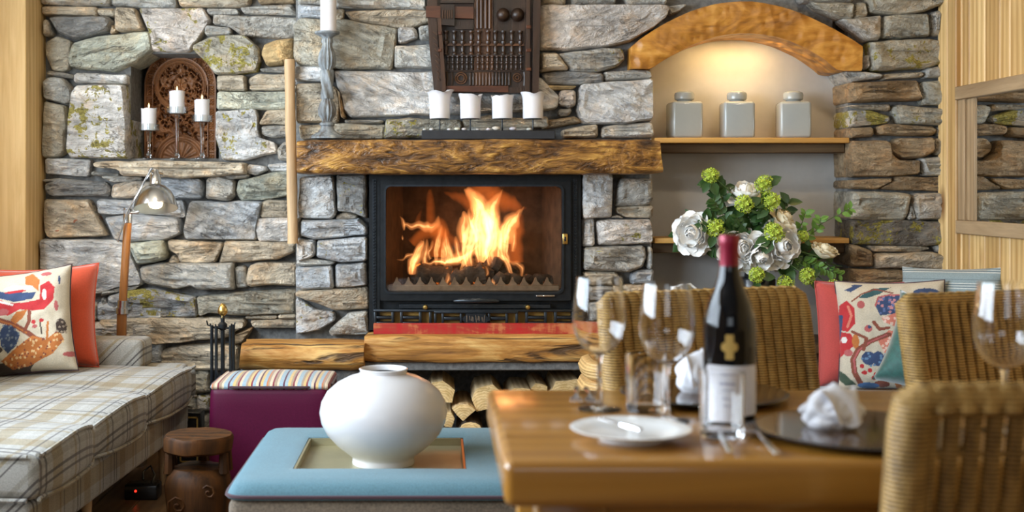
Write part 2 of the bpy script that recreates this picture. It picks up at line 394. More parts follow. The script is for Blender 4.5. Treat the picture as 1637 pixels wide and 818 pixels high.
M['slate'] = plain('black_slate', (.012, .013, .016), .55, 0, .3, 40, .2)
def fabric(name, c, var=.12, s=260, rough=.9, sheen=.2, bump=.25):
    n = NT(name); v = n.coord(); a = n.noise(v, s, 2, .6); b = n.noise(v, 9, 3)
    f = n.math('ADD', n.math('MULTIPLY', a, .7), n.math('MULTIPLY', b, .3))
    n.set(Base_Color=n.ramp(f, [(.35, tuple(x*(1-var) for x in c)), (.65, tuple(min(1, x*(1+var)) for x in c))]), Roughness=rough, Sheen_Weight=sheen)
    n.bump(a, bump, .002); return n.m
M['orange'] = fabric('orange_velvet', (.56, .062, .014), .08, 200, .8, .5)
M['red'] = fabric('coral_red_fabric', (.46, .065, .055), .10)
M['green'] = fabric('teal_velvet', (.012, .10, .085), .25, 60, .6, .8)
M['palegreen'] = fabric('pale_green_fabric', (.34, .42, .22))
M['purple'] = fabric('purple_faux_leather', (.075, .002, .026), .10, 150, .48, .0, .12)
M['blue'] = fabric('blue_wool', (.088, .186, .232), .14, 240, .9, .15)
M['tweed'] = fabric('taupe_tweed', (.155, .120, .085), .35, 180, .95, .2, .4)
M['piping_dark'] = fabric('dark_piping', (.055, .025, .035), .1)
M['seatgrey'] = fabric('slate_seat_fabric', (.16, .18, .20), .15)
def bands(name, period, stops, axis=0, s=240, rough=.9, shift=0.0):
    n = NT(name); x = n.sep(n.coord())[axis]; fr = n.math('FRACT', n.math('ADD', n.math('DIVIDE', x, period), 10.0 + shift)); col = n.ramp(fr, stops, 'CONSTANT')
    a = n.noise(n.coord(), s, 2, .6); col = n.mix(.35, col, n.mix(1.0, col, n.ramp(a, [(.3, .55), (.7, 1.35)]), 'MULTIPLY'))
    n.set(Base_Color=col, Roughness=rough, Sheen_Weight=.2); n.bump(a, .25, .002); return n.m
cr, mr, bl, tn, gd, wn, og = (.62,.52,.38), (.22,.03,.05), (.30,.42,.50), (.36,.27,.19), (.62,.44,.18), (.10,.025,.05), (.50,.19,.08)
M['stripes'] = bands('striped_fabric', .20, [(0,cr),(.05,mr),(.08,tn),(.13,cr),(.17,bl),(.24,wn),(.27,bl),(.33,gd),(.38,tn),(.42,mr),(.45,cr),(.50,bl),(.57,tn),(.61,gd),(.66,mr),(.69,bl),(.75,cr),(.80,wn),(.83,gd),(.88,bl),(.94,og),(.97,tn)], 0)
b1, b2, b3, b4 = (.24,.30,.31), (.42,.45,.43), (.15,.20,.22), (.55,.56,.52)
M['bluestripe'] = bands('blue_grey_stripe', .062, [(0,b1),(.30,b4),(.36,b3),(.44,b2),(.52,b3),(.60,b4),(.66,b1),(.85,b3),(.90,b1)], 2)
def plaid():
    n = NT('plaid_wool'); c = n.coord(); sp = n.sep(c); u = sp[1]; v = n.math('SUBTRACT', sp[0], sp[2])
    B, T, G, D, Lw = (1,1,1), (.80,.69,.50), (.80,.78,.74), (.30,.28,.29), (1.12,1.12,1.14)
    def st(x, per, sh): return n.ramp(n.math('FRACT', n.math('ADD', n.math('DIVIDE', x, per), 10+sh)),
        [(0,B),(.10,G),(.16,B),(.22,D),(.25,B),(.29,D),(.315,B),(.40,T),(.56,B),(.66,Lw),(.70,B),(.80,T),(.84,B),(.90,D),(.92,B)], 'CONSTANT')
    col = n.mix(1.0, st(u, .33, .1), st(v, .33, .35), 'MULTIPLY'); col = n.mix(1.0, (.30, .29, .262), col, 'MULTIPLY')
    a = n.noise(c, 260, 2, .6); col = n.mix(.5, col, n.mix(1.0, col, n.ramp(a, [(.3, .5), (.7, 1.4)]), 'MULTIPLY'))
    n.set(Base_Color=col, Roughness=.9, Sheen_Weight=.25); n.bump(a, .25, .002); return n.m
M['plaid'] = plaid()
def wicker(name, c1, c2, zs=150):
    n = NT(name); v = n.coord(); w = n.wave(v, zs/6.28*2.2, 1.2, 2, 'Z', dscale=2); a = n.noise(n.coord((1,1,.5)), 60, 3); bg = n.noise(v, 7, 3)
    f = n.math('ADD', n.math('MULTIPLY', w, .42), n.math('MULTIPLY', a, .58)); f2 = n.math('ADD', n.math('MULTIPLY', f, .7), n.math('MULTIPLY', bg, .3))
    n.set(Base_Color=n.ramp(f2, [(.30, c1), (.66, c2)]), Roughness=.55); n.bump(f, .6, .005); return n.m
M['wicker'] = wicker('honey_wicker', (.07, .033, .005), (.50, .30, .085))
M['basket'] = wicker('basket_wicker', (.36, .21, .07), (.66, .42, .17), 90)
def paint_mat():
    n = NT('printed_cotton'); col = n.attr('print', 'GEOMETRY')['Color']; a = n.noise(n.coord(), 260, 2, .6)
    col = n.mix(.3, col, n.mix(1.0, col, n.ramp(a, [(.3, .6), (.7, 1.35)]), 'MULTIPLY')); n.set(Base_Color=col, Roughness=.9, Sheen_Weight=.15); n.bump(a, .25, .002); return n.m
M['print'] = paint_mat()
M['purple'].node_tree.nodes['Principled BSDF'].inputs['Specular IOR Level'].default_value = .25; M['stoolwood'].node_tree.nodes['Principled BSDF'].inputs['Specular IOR Level'].default_value = .2
def redplank():
    n = NT('worn_red_paint'); a = n.noise(n.coord((.25, 1, 1)), 16, 5, .65, .6); b = n.noise(n.coord((2.0, 1, .3)), 30, 3); f = n.math('ADD', n.math('MULTIPLY', a, .75), n.math('MULTIPLY', b, .25))
    n.set(Base_Color=n.ramp(f, [(.40, (.40, .008, .008)), (.50, (.34, .030, .014)), (.56, (.46, .13, .045)), (.66, (.50, .20, .08))]), Roughness=.6); n.bump(f, .2, .004); return n.m
M['redplank'] = redplank()
def candlestick_mat():
    n = NT('weathered_blue_grey_wood'); a = n.noise(n.coord((1, 1, .3)), 40, 5, .65); b = n.noise(n.coord(), 9, 3)
    f = n.math('ADD', n.math('MULTIPLY', a, .7), n.math('MULTIPLY', b, .3))
    n.set(Base_Color=n.ramp(f, [(.36, (.07, .042, .022)), (.46, (.13, .14, .145)), (.55, (.20, .225, .24)), (.68, (.40, .40, .37))]), Roughness=.6); n.bump(f, .5, .006); return n.m
M['stickwood'] = candlestick_mat()
def petal_mat(name, c1, c2):
    n = NT(name); s_ = n.sep(n.coord()); a = n.noise(n.coord(), 60, 3)
    f = n.math('ADD', n.math('MULTIPLY', s_[2], 18.0), n.math('MULTIPLY', a, .3))
    n.set(Base_Color=n.ramp(f, [(.1, c1), (.75, c2)]), Roughness=.6); return n.m
M['petal'] = petal_mat('ivory_petal', (.80, .78, .50), (.90, .89, .86))
M['petal_cream'] = petal_mat('cream_petal', (.68, .52, .20), (.80, .72, .52))
M['floret'] = plain('lime_floret', (.44, .56, .06), .6, 0, .45, 60)
M['leaf'] = plain('leaf_green', (.030, .082, .018), .45, 0, .45, 30)
M['leaf2'] = plain('leaf_bright', (.13, .26, .04), .5, 0, .3, 30)

# ------------------------------------------------------------------ the room
YL, YB = 5.20, 5.05          # front planes of the stone: recessed left part, chimney breast and right part
XP, XR = XW(68, YL), XW(1512, YB)   # XP: inner edge of the pine post
XL = -1.95
XC = XW(471, YB)             # left edge of the breast
YREAR, ZC = -2.6, 2.5
def struct(name, mb, mat, smooth=False): return tag(mb.build(name, mat, None, smooth), None, None, None, 'structure')
fl = MB(); fl.box(XL-.1, XR+.1, YREAR, 5.6, -.06, -.012); floor = struct('floor', fl, M['floor'])
for i in range(27):
    x0 = XL + i*.145
    if x0 < XR: MB().rbox(x0+.0015, min(x0+.1435, XR), 2.4, 5.6, -.014, 0, .002, 1).build('plank', M['floor'], floor, False)
MB().box(XL, XR, YREAR, 2.4, -.012, 0).build('floor_boards_near', M['floor'], floor, False)
struct('ceiling', MB().box(XL-.1, XR+.1, YREAR, 5.6, ZC, ZC+.06), M['ceiling'])
# left wall with its window opening
wz0, wz1, wy0, wy1 = .95, 2.28, .80, 4.30
wl = MB(); wl.box(XL-.10, XL, YREAR, wy0, 0, ZC).box(XL-.10, XL, wy1, 5.6, 0, ZC).box(XL-.10, XL, wy0, wy1, 0, wz0).box(XL-.10, XL, wy0, wy1, wz1, ZC)
wall_left = struct('wall_left', wl, M['pine_post'])
yb = 4.36
tag(MB().rbox(XL, XP, 4.99, YL+.06, 0, ZC, .004, 1).build('trim_2', M['pine_post'], None, True), None, None, None, 'structure')
for w_ in (.22, .20, .24, .21, .23, .20, .22, .23):
    y1 = min(yb+w_, 4.985)
    if y1 - yb > .03: MB().rbox(XL-.002, XL+.018, yb+.0012, y1-.0012, 0, ZC, .002, 1).build('board', M['pine_post'], wall_left, False)
    yb += w_
def window(name, mk, a0, a1, z0, z1, nm):
    b = MB(); t = .05
    for args in [(a0, a0+t, z0, z1), (a1-t, a1, z0, z1), (a0, a1, z0, z0+t), (a0, a1, z1-t, z1)]: mk(b, *args)
    for k in range(1, nm): c = a0 + (a1-a0)*k/nm; mk(b, c-.022, c+.022, z0, z1)
    o = struct(name, b, M['pine_post']); return o
w1 = window('window_1', lambda b, p, q, r_, s_: b.box(XL-.07, XL-.01, p, q, r_, s_), wy0, wy1, wz0, wz1, 4)
MB().rbox(XL-.08, XL+.05, wy0-.05, wy1+.05, wz0-.04, wz0, .006, 2).build('window_sill', M['pine_post'], w1)
# right wall: pine boards
wall_right = struct('wall_right', MB().box(XR, XR+.10, YREAR, 5.6, 0, ZC), M['pine'])
edges = [5.02, 4.93, 4.86, 4.79, 4.655, 4.53, 4.45, 4.33, 4.20, 4.07, 3.95, 3.82, 3.69, 3.56, 3.43, 3.30, 3.17, 3.04, 2.9, 2.77, 2.64, 2.5]
for k in range(len(edges)-1):
    MB().rbox(XR-.016, XR+.002, edges[k+1]+.0024, edges[k]-.0024, 0, ZC, .004, 1).build('board', M['pine'], wall_right, False)
tr = MB(); tr.rbox(XR-.035, XR+.002, 4.955, 5.045, 0, ZC, .004, 1); t1 = struct('trim_1', tr, M['pine'])
MB().rbox(XR-.035, XR+.002, 4.872, 4.948, 0, ZC, .004, 1).build('corner_board', M['pine'], t1, False)
# wall behind the camera with a window
rx0, rx1, rz0, rz1 = -1.35, .65, 1.28, 2.30
wr = MB(); wr.box(XL-.1, rx0, YREAR-.1, YREAR, 0, ZC).box(rx1, XR+.1, YREAR-.1, YREAR, 0, ZC).box(rx0, rx1, YREAR-.1, YREAR, 0, rz0).box(rx0, rx1, YREAR-.1, YREAR, rz1, ZC)
struct('wall_rear', wr, M['rearwall'])
window('window_2', lambda b, p, q, r_, s_: b.box(p, q, YREAR-.08, YREAR-.02, r_, s_), rx0, rx1, rz0, rz1, 3)

# back wall, recessed left part, with the candle niche
ym = YL + .045
nl, nr_, nt, nb = XW(205, YL), XW(347, YL), ZW(84, YL), ZW(253, YL)
b = MB(); b.box(XP-.1, nl, ym, 5.62, 0, ZC).box(nr_, XC+.02, ym, 5.62, 0, ZC).box(nl, nr_, ym, 5.62, 0, nb).box(nl, nr_, ym, 5.62, nt, ZC).box(nl, nr_, 5.53, 5.62, nb, nt)
wall_back = struct('wall_back', b, M['mortar'])
# chimney breast and right part
yc = YB + .045
fx0, fx1, fz0, fz1 = XW(590, YB), XW(930, YB), ZW(534, 4.9), ZW(278, YB)
wx0, wx1 = XW(588, YB), XW(1020, YB)
nx0, nx1, nz0 = XW(1042, YB), XW(1361, YB), .50
b = MB(); b.box(XC, fx0, yc, 5.62, 0, fz1).box(XC, nx0, yc, 5.62, fz1, ZC).box(fx1, nx0, yc, 5.62, .40, fz1)
b.box(XC, wx0, yc, 5.62, 0, .40).box(wx1, nx0, yc, 5.62, 0, .40).box(wx0, wx1, 5.40, 5.62, 0, .40).box(fx0, fx1, 5.50, 5.62, .40, fz1).box(wx0, wx1, yc, 5.5, .40, fz0-.02)
b.box(nx1, XR+.02, yc, 5.62, 0, ZC).box(nx0, nx1, yc, 5.62, 0, nz0-.03)
arc_out = [(1008,76),(1024,62),(1042,50),(1062,38),(1082,28),(1102,19),(1122,12),(1142,7),(1162,4),(1182,2.5),(1202,2.5),(1222,5),(1242,9),(1262,15),(1282,22),(1302,31),(1322,41),(1342,52),(1362,63),(1379,74)]
arc_in = [(1340,113),(1326,101),(1312,91),(1298,82),(1282,74),(1264,66),(1246,60),(1226,56),(1206,53.5),(1186,53),(1166,54.5),(1146,58),(1126,64),(1108,71),(1090,80),(1074,89),(1058,98),(1041,110)]
YA = YB - .045
top = [(XW(x, YA), ZW(y, YA)-.02) for x, y in arc_out if 1042 <= x <= 1361]
for k in range(len(top)-1):
    b.add([(top[k][0],yc,top[k][1]),(top[k+1][0],yc,top[k+1][1]),(top[k+1][0],yc,ZC),(top[k][0],yc,ZC),(top[k][0],5.62,top[k][1]),(top[k+1][0],5.62,top[k+1][1]),(top[k+1][0],5.62,ZC),(top[k][0],5.62,ZC)],
          [(0,1,2,3),(0,4,5,1),(4,7,6,5)])
wall_chimney = struct('wall_chimney', b, M['mortar'])
# plastered niche lining
YN = 5.25
b = MB(); b.box(nx0, nx1, YN, YN+.05, nz0, 2.1); b.box(nx0-.002, nx0+.006, yc, YN+.02, nz0, 1.62)

struct('wall_niche', b, M['plaster'])

# ------------------------------------------------------------------ stones
PAL = dict(g=(.54,.525,.48), b=(.54,.575,.61), t=(.63,.54,.41), o=(.66,.48,.24), w=(.76,.75,.73), d=(.30,.30,.29), n=(.41,.30,.18), v=(.54,.56,.47), q=(.72,.67,.62), k=(.22,.20,.17), y=(.50,.47,.385))
def stone(poly, Yp, c, parent, lichen=0.0, rust=0.0, proud=None, depth=.07):
    rnd = random.Random(hash((round(poly[0][0]), round(poly[0][1]), len(poly), round(poly[-1][0]))))
    pts = [Vector((XW(x, Yp), ZW(y if y > 1 else -15, Yp))) for x, y in poly]
    # round the corners, then subdivide and roughen the outline
    q = []
    m = len(pts)
    for i in range(m):
        p0, p, p1 = pts[i-1], pts[i], pts[(i+1) % m]
        r = .007
        a = p + (p0-p).normalized()*min(r, (p0-p).length*.3); c2 = p + (p1-p).normalized()*min(r, (p1-p).length*.3)
        q += [a, c2]
    out = []
    for i in range(len(q)):
        a, b_ = q[i], q[(i+1) % len(q)]; k = max(1, int((b_-a).length/.042))
        for j in range(k): out.append(a.lerp(b_, j/k))
    cx = sum((p for p in out), Vector((0, 0)))/len(out)
    hx = max(.015, (max(p.x for p in out)-min(p.x for p in out))/2); hz = max(.012, (max(p.y for p in out)-min(p.y for p in out))/2)
    out = [Vector((cx.x + (p.x-cx.x)*(1+.0042/hx), cx.y + (p.y-cx.y)*(1+.0036/hz))) for p in out]
    sd = rnd.uniform(0, 90); out2 = []
    for p in out:
        j = .0035*min(1, hz/.03)
        out2.append(p + Vector((nz(p.x*31, p.y*31, sd)*j*1.6, nz(p.x*29+9, p.y*33, sd)*j*1.6)))
    out = out2; n = len(out)
    pr = proud if proud is not None else rnd.uniform(.016, .046)
    pr *= min(1, .35 + hz/.06)
    tx, tz = rnd.uniform(-.15, .15), rnd.uniform(-.20, .10)
    def ring(ix, base, amp):
        vs = []
        sx, sz = max(.15, 1-ix/hx), max(.15, 1-ix/hz)
        for p in out:
            d = p - cx; x, z = d.x*sx, d.y*sz
            y = base + amp*(nz(x*8+sd, z*14, sd)*.9 + abs(nz(x*14+sd, z*46+sd, 3))*1.1 - .3) + (tx*x + tz*z)*(.7 if amp else 0)
            vs.append((x, y, z))
        return vs
    mb = MB(); mn = min(hx, hz); rings = [ring(0, depth, 0), ring(0, .004, 0), ring(.0025, -pr*.55, .006), ring(.007, -pr*.9, .012), ring(max(.010, mn*.25), -pr, .026), ring(max(.013, mn*.45), -pr*1.05, .030), ring(max(.016, mn*.65), -pr*1.05, .030), ring(max(.019, mn*.85), -pr*1.05, .030)]
    for r_ in rings: mb.v += r_
    for i in range(len(rings)-1):
        for k in range(n): mb.f.append((i*n+k, i*n+(k+1) % n, (i+1)*n+(k+1) % n, (i+1)*n+k))
    L = (len(rings)-1)*n; mb.f.append(tuple(L+k for k in range(n)))
    bm_v = len(mb.v)
    o = mb.build('stone', M['stone'], None, True, (0,0,0), 22)
    o.location = (cx.x, Yp, cx.y); o.parent = parent
    base = PAL[c]; jit = rnd.uniform(.86, 1.14); w = rnd.uniform(-.03, .03)
    o.color = (base[0]*jit*(1+w), base[1]*jit, base[2]*jit*(1-w), 1)
    if lichen: o['lichen'] = float(lichen)
    if rust: o['rust'] = float(rust)
    return o
def tile(ox, oy, s): return lambda pts: [(ox + x/s, oy + y/s) for x, y in pts]
A1, A2, A3 = tile(65, 0, 3.99), tile(65, 195, 3.99), tile(65, 390, 3.99)
TB, TP, TC, TQ, D1, D2, TE = tile(465, 0, 3.636), tile(465, 270, 2.974), tile(850, 0, 3.635), tile(915, 265, 3.895), tile(1310, 0, 3.41), tile(1310, 225, 3.41), tile(1020, 0, 4.308)
I = lambda p: p
def S(t, pts, c, lichen=0, rust=0, Y=None, proud=None, depth=.07):
    p = t(pts); xm = sum(x for x, _ in p)/len(p); left = xm < 473
    stone(p, Y or (YL if left else YB), c, wall_back if left else wall_chimney, lichen, rust, proud, depth)
S(A1,[(20,0),(455,0),(440,28),(250,34),(20,30)],'g',.2)
S(A1,[(458,0),(850,0),(866,44),(650,45),(462,30)],'g')
S(A1,[(870,0),(1340,0),(1330,20),(1270,38),(900,42)],'t')
S(A1,[(1360,0),(1630,0),(1630,18),(1400,22)],'n')
S(A1,[(22,42),(355,48),(360,95),(22,92)],'t')
S(A1,[(372,58),(475,58),(470,102),(375,95)],'t')
S(A1,[(482,55),(600,55),(655,185),(640,198),(490,200)],'t')
S(A1,[(635,60),(1040,58),(1082,140),(985,270),(945,325),(710,318),(690,200)],'q',.25,depth=.22)
S(A1,[(1275,50),(1600,30),(1632,95),(1300,85)],'g')
S(A1,[(1060,60),(1250,60),(1265,88),(1075,92)],'g')
S(A1,[(60,112),(440,108),(460,150),(440,195),(230,250),(110,200)],'d')
S(A1,[(28,130),(60,135),(70,215),(25,228)],'g')
S(A1,[(455,140),(485,200),(445,215)],'t')
S(A1,[(1110,100),(1632,115),(1632,225),(1590,245),(1290,225),(1220,180),(1105,160)],'g')
S(A1,[(1060,165),(1215,180),(1215,220),(1050,218)],'g')
S(A1,[(35,270),(110,238),(195,265),(180,430),(140,448),(75,448),(35,345)],'y')
S(A1,[(225,285),(370,240),(690,205),(710,310),(620,385),(470,452),(200,432),(195,370)],'v',depth=.22)
S(A1,[(985,290),(1080,245),(1170,225),(1300,230),(1390,300),(1400,370),(1380,450),(1250,472),(1120,470),(1060,400),(975,320)],'y',.62,depth=.2)
S(A1,[(1410,340),(1440,285),(1500,260),(1618,250),(1618,380),(1560,395),(1545,410),(1450,415)],'o')
S(A1,[(1400,440),(1560,425),(1630,430),(1630,468),(1410,455)],'g')
S(A1,[(50,455),(215,475),(210,495),(45,485)],'g')
S(A1,[(225,470),(545,480),(545,535),(220,525)],'w',depth=.2)
S(A1,[(30,515),(75,492),(150,500),(200,570),(200,650),(185,668),(35,635)],'g')
S(I,[(74,163),(108,170),(108,205),(106,210),(103,244),(94,250),(70,251)],'y')
S(I,[(125,137),(200,137),(203,175),(205,252),(115,251),(108,240),(111,195),(120,150)],'w',.52,depth=.26)
S(A1,[(1130,485),(1300,485),(1310,575),(1130,575)],'t',depth=.2)
S(A1,[(1330,500),(1400,475),(1630,480),(1630,540),(1335,540)],'t')
S(A1,[(1335,545),(1630,545),(1625,572),(1340,572)],'t')
S(A1,[(1135,590),(1625,588),(1630,690),(1130,695)],'v',depth=.2)
S(I,[(347,178),(408,175),(412,188),(412,205),(418,226),(441,227),(442,244),(416,249),(391,256),(356,255),(347,220)],'w',.15,depth=.2)
S(A1,[(1400,790),(1440,710),(1630,700),(1630,790)],'t')
S(A2,[(1410,30),(1630,25),(1630,90),(1480,95),(1420,85)],'g')
S(A2,[(1515,170),(1560,130),(1630,120),(1630,245),(1520,240)],'g')
S(A2,[(40,235),(315,240),(300,340),(40,330)],'w')
S(A2,[(345,255),(700,250),(1290,262),(1310,330),(1100,340),(900,352),(750,345),(520,338),(500,300),(350,285)],'t',Y=5.14,proud=.03,depth=.18)
S(A2,[(325,318),(500,330),(480,350),(330,340)],'g')
S(A2,[(1325,275),(1420,280),(1445,305),(1380,335),(1320,325)],'w')
S(A2,[(1450,270),(1630,262),(1630,315),(1470,310)],'w')
S(A2,[(20,365),(140,360),(120,380),(20,380)],'g')
S(A2,[(150,365),(410,385),(435,420),(430,470),(80,468),(45,440),(40,395)],'d')
S(A2,[(390,345),(640,350),(640,378),(450,380)],'g')
S(A2,[(465,400),(560,380),(725,385),(725,480),(455,480)],'g')
S(A2,[(740,355),(1020,365),(1040,420),(1020,485),(745,480)],'b')
S(A2,[(1070,360),(1130,345),(1240,375),(1235,470),(1200,500),(1060,485)],'g')
S(A2,[(1130,335),(1330,335),(1320,355),(1200,362)],'g')
S(A2,[(1260,375),(1330,365),(1480,325),(1625,320),(1625,460),(1420,490),(1280,495),(1250,450)],'v')
S(A2,[(35,495),(310,500),(425,720),(60,738),(35,700)],'t',0,1.0)
S(A2,[(370,500),(900,505),(915,600),(640,585),(380,585)],'b')
S(A2,[(415,610),(560,592),(890,612),(895,710),(800,750),(570,765),(470,740)],'b')
S(A2,[(960,510),(1415,510),(1400,600),(1375,680),(1380,750),(930,745),(920,690)],'b',proud=.05)
S(A2,[(1415,520),(1440,495),(1625,500),(1625,605),(1405,605)],'t')
S(A2,[(1390,615),(1625,610),(1625,760),(1395,755),(1375,680)],'w')
S(I,[(71,383),(185,384),(200,390),(208,395),(228,450),(225,455),(190,459),(165,468),(70,472)],'w',proud=.05)
S(I,[(207,388),(265,383),(269,405),(265,415),(222,421)],'v')
S(I,[(270,384),(355,386),(358,390),(343,420),(290,419),(285,407),(273,400)],'t')
S(I,[(362,385),(473,387),(473,402),(443,414),(350,419)],'t')
S(A3,[(820,110),(850,70),(880,100),(885,125),(825,128)],'t')
S(A3,[(640,150),(760,125),(1230,122),(1240,285),(1010,285),(960,265),(860,285),(680,250),(645,220)],'g',proud=.045)
S(A3,[(1245,150),(1300,145),(1315,265),(1250,275)],'g')
S(A3,[(1330,140),(1400,120),(1632,120),(1632,260),(1340,262),(1320,220)],'t')
S(A3,[(430,330),(560,290),(740,290),(990,340),(1000,460),(560,460),(430,450)],'b',.55)
S(A3,[(390,340),(425,360),(430,450),(385,450)],'g')
S(A3,[(400,310),(490,280),(640,262),(600,284),(395,325)],'g')
S(A3,[(1005,330),(1400,300),(1632,290),(1632,440),(1270,450),(1080,430),(1020,455)],'y')
S(A3,[(390,480),(700,465),(1100,470),(1300,480),(1310,520),(1180,590),(1000,610),(740,635),(560,590),(390,590)],'t',proud=.05)
S(A3,[(1310,460),(1510,455),(1500,475),(1310,475)],'t')
S(A3,[(1520,450),(1630,448),(1630,475),(1520,475)],'t')
S(A3,[(1340,490),(1630,480),(1630,530),(1360,530)],'t')
S(A3,[(1230,580),(1350,530),(1340,560),(1300,620),(1225,640)],'n')
S(A3,[(730,690),(900,650),(1090,640),(1260,650),(1250,800),(1000,800),(725,760)],'t')
S(I,[(296,600),(318,592),(336,593),(336,626),(312,628)],'y',.1)
S(I,[(288,634),(315,631),(315,656),(288,658)],'g',.5)
S(I,[(317,630),(337,632),(337,656),(318,655)],'w',.4)
S(I,[(300,662),(334,660),(334,690),(302,692)],'g')
S(TB,[(45,0),(250,0),(250,22),(45,24)],'g')
S(TB,[(260,0),(785,0),(785,55),(560,48),(270,40)],'g')
S(TB,[(45,30),(160,38),(245,45),(250,105),(45,108)],'b')
S(TB,[(262,60),(310,55),(300,108),(260,112)],'t')
S(TB,[(320,70),(560,60),(850,65),(850,115),(680,160),(600,155),(360,125)],'t')
S(TB,[(25,150),(60,115),(330,122),(615,167),(600,290),(580,395),(300,400),(50,380),(25,340)],'y',proud=.04)
S(TB,[(628,165),(720,165),(735,215),(680,240),(628,250)],'w')
S(TB,[(745,155),(860,145),(860,230),(755,225)],'g')
S(TB,[(605,270),(900,260),(900,390),(605,388)],'g')
S(TB,[(910,60),(1420,60),(1420,220),(910,220)],'g')
S(TB,[(910,235),(1420,235),(1420,390),(910,390)],'t')
S(TB,[(25,390),(160,385),(230,390),(232,470),(30,475)],'w')
S(TB,[(35,490),(190,485),(262,512),(285,600),(270,710),(35,710)],'t')
S(TB,[(272,515),(300,600),(320,690),(292,690)],'n')
S(I,[(535,114),(690,116),(700,120),(865,124),(893,155),(890,172),(870,176),(560,187),(552,178)],'w',proud=.022)
S(TB,[(50,730),(250,722),(540,725),(540,803),(60,803)],'y')
S(TB,[(310,698),(535,700),(530,716),(330,718)],'g')
S(TB,[(550,700),(700,690),(980,700),(990,740),(980,800),(550,803)],'y',.28)
S(TB,[(1000,695),(1160,672),(1300,690),(1490,680),(1490,738),(1010,738)],'t')
S(TB,[(1000,746),(1400,746),(1400,803),(990,803)],'g')
S(TC,[(50,0),(195,0),(190,25),(50,28)],'t')
S(TC,[(225,0),(495,0),(480,22),(240,25)],'g')
S(TC,[(520,0),(790,0),(775,22),(560,28)],'g')
S(I,[(862,10),(1050,10),(1066,14),(1062,28),(1040,46),(1010,64),(982,73),(905,80),(864,77)],'q',proud=.05)
S(TE,[(215,45),(330,30),(300,70),(225,100)],'g')
S(TC,[(50,315),(140,315),(210,405),(50,415)],'t')
S(TC,[(155,320),(400,285),(520,285),(535,340),(500,385),(380,415),(230,412)],'g',.22)
S(TC,[(60,430),(200,415),(410,430),(415,480),(70,490)],'d')
S(TC,[(425,420),(675,410),(692,420),(692,455),(430,465)],'g',depth=.2)
S(TC,[(280,520),(300,490),(692,465),(698,690),(540,715),(300,715),(265,650)],'w',depth=.2,proud=.04)
S(TC,[(165,540),(190,525),(250,530),(250,600),(230,625),(155,610)],'q')
S(TC,[(90,497),(260,500),(240,515),(100,520)],'o')
S(TC,[(160,640),(230,635),(215,670),(165,675)],'g')
S(TC,[(60,700),(250,680),(290,710),(60,745)],'n')
S(TC,[(180,755),(380,725),(380,795),(180,797)],'t')
S(TC,[(415,735),(690,715),(705,795),(410,797)],'g',depth=.2)
S(TQ,[(60,70),(80,40),(220,35),(245,60),(240,310),(65,325)],'w')
S(TQ,[(290,110),(310,85),(490,85),(495,220),(470,245),(275,245)],'g',depth=.2)
S(TQ,[(275,260),(495,250),(495,320),(330,315),(275,285)],'t',.4,depth=.2)
S(TQ,[(240,320),(290,305),(320,325)],'g')
S(TQ,[(65,335),(130,335),(135,495),(65,500)],'w')
S(TQ,[(155,345),(480,335),(495,430),(490,480),(160,488)],'q',.3,depth=.2)
S(TQ,[(70,510),(440,500),(460,560),(430,630),(340,660),(70,640)],'g',.1)
S(TQ,[(472,505),(497,510),(495,635),(465,640)],'g',depth=.2)
S(TQ,[(370,700),(390,655),(495,645),(495,725),(370,730)],'b',depth=.2)
S(TQ,[(70,660),(270,665),(310,735),(70,740)],'t')
S(TQ,[(318,745),(495,738),(495,830),(310,830)],'t',depth=.2)
S(TQ,[(70,750),(300,750),(300,830),(70,830)],'g')
S(I,[(934,484),(1040,482),(1040,512),(934,512)],'g'); S(I,[(934,518),(985,517),(985,534),(934,534)],'t'); S(I,[(990,518),(1040,516),(1040,545),(990,545)],'g')
S(TP,[(45,40),(200,35),(215,210),(200,235),(60,235),(35,220)],'w',proud=.04)
S(TP,[(222,32),(360,28),(362,235),(300,210),(222,195)],'d',.38,proud=.05)
S(TP,[(215,225),(260,205),(320,225),(300,238),(220,240)],'g')
S(TP,[(28,235),(48,230),(48,320),(30,325)],'g')
S(TP,[(55,247),(330,240),(365,280),(365,310),(120,330),(50,315)],'b',proud=.045)
S(TP,[(32,335),(115,335),(115,400),(100,420),(32,440)],'w')
S(TP,[(125,340),(360,325),(362,435),(240,440),(130,420)],'b',.12,proud=.05)
S(TP,[(28,440),(60,425),(210,440),(190,455),(35,460)],'g')
S(TP,[(25,470),(195,465),(205,560),(60,575),(25,550)],'b')
S(TP,[(215,455),(355,445),(358,550),(215,565)],'b')
S(TP,[(25,582),(365,565),(370,660),(200,668),(140,640),(60,615),(25,600)],'t')
S(TP,[(25,620),(60,625),(110,670),(200,675),(205,720),(140,760),(25,785)],'b',.3)
S(TP,[(185,760),(240,710),(280,685),(360,675),(370,785),(190,787)],'g')
S(I,[(1293,5),(1362,6),(1361,31),(1335,30),(1302,14)],'y')
S(D1,[(195,20),(240,15),(260,75),(245,100),(185,105)],'y')
S(D1,[(250,0),(670,0),(665,25),(560,65),(450,85),(270,65)],'y',proud=.045)
S(D1,[(-120,0),(180,0),(175,10),(60,14),(-100,10)],'g')
S(D1,[(110,112),(330,90),(325,215),(240,222),(200,180)],'g')
S(D1,[(350,90),(580,78),(590,195),(450,210),(340,205)],'y')
S(D1,[(610,70),(655,65),(655,190),(605,190)],'g'); S(D1,[(664,50),(686,50),(686,215),(664,205)],'g')
S(D1,[(255,235),(450,220),(600,212),(686,225),(670,345),(560,375),(280,385),(270,320)],'y',.48,proud=.04)
S(D1,[(245,320),(265,300),(265,370),(240,380)],'g')
S(D1,[(130,390),(250,395),(325,405),(330,425),(165,445),(150,420)],'g',depth=.2)
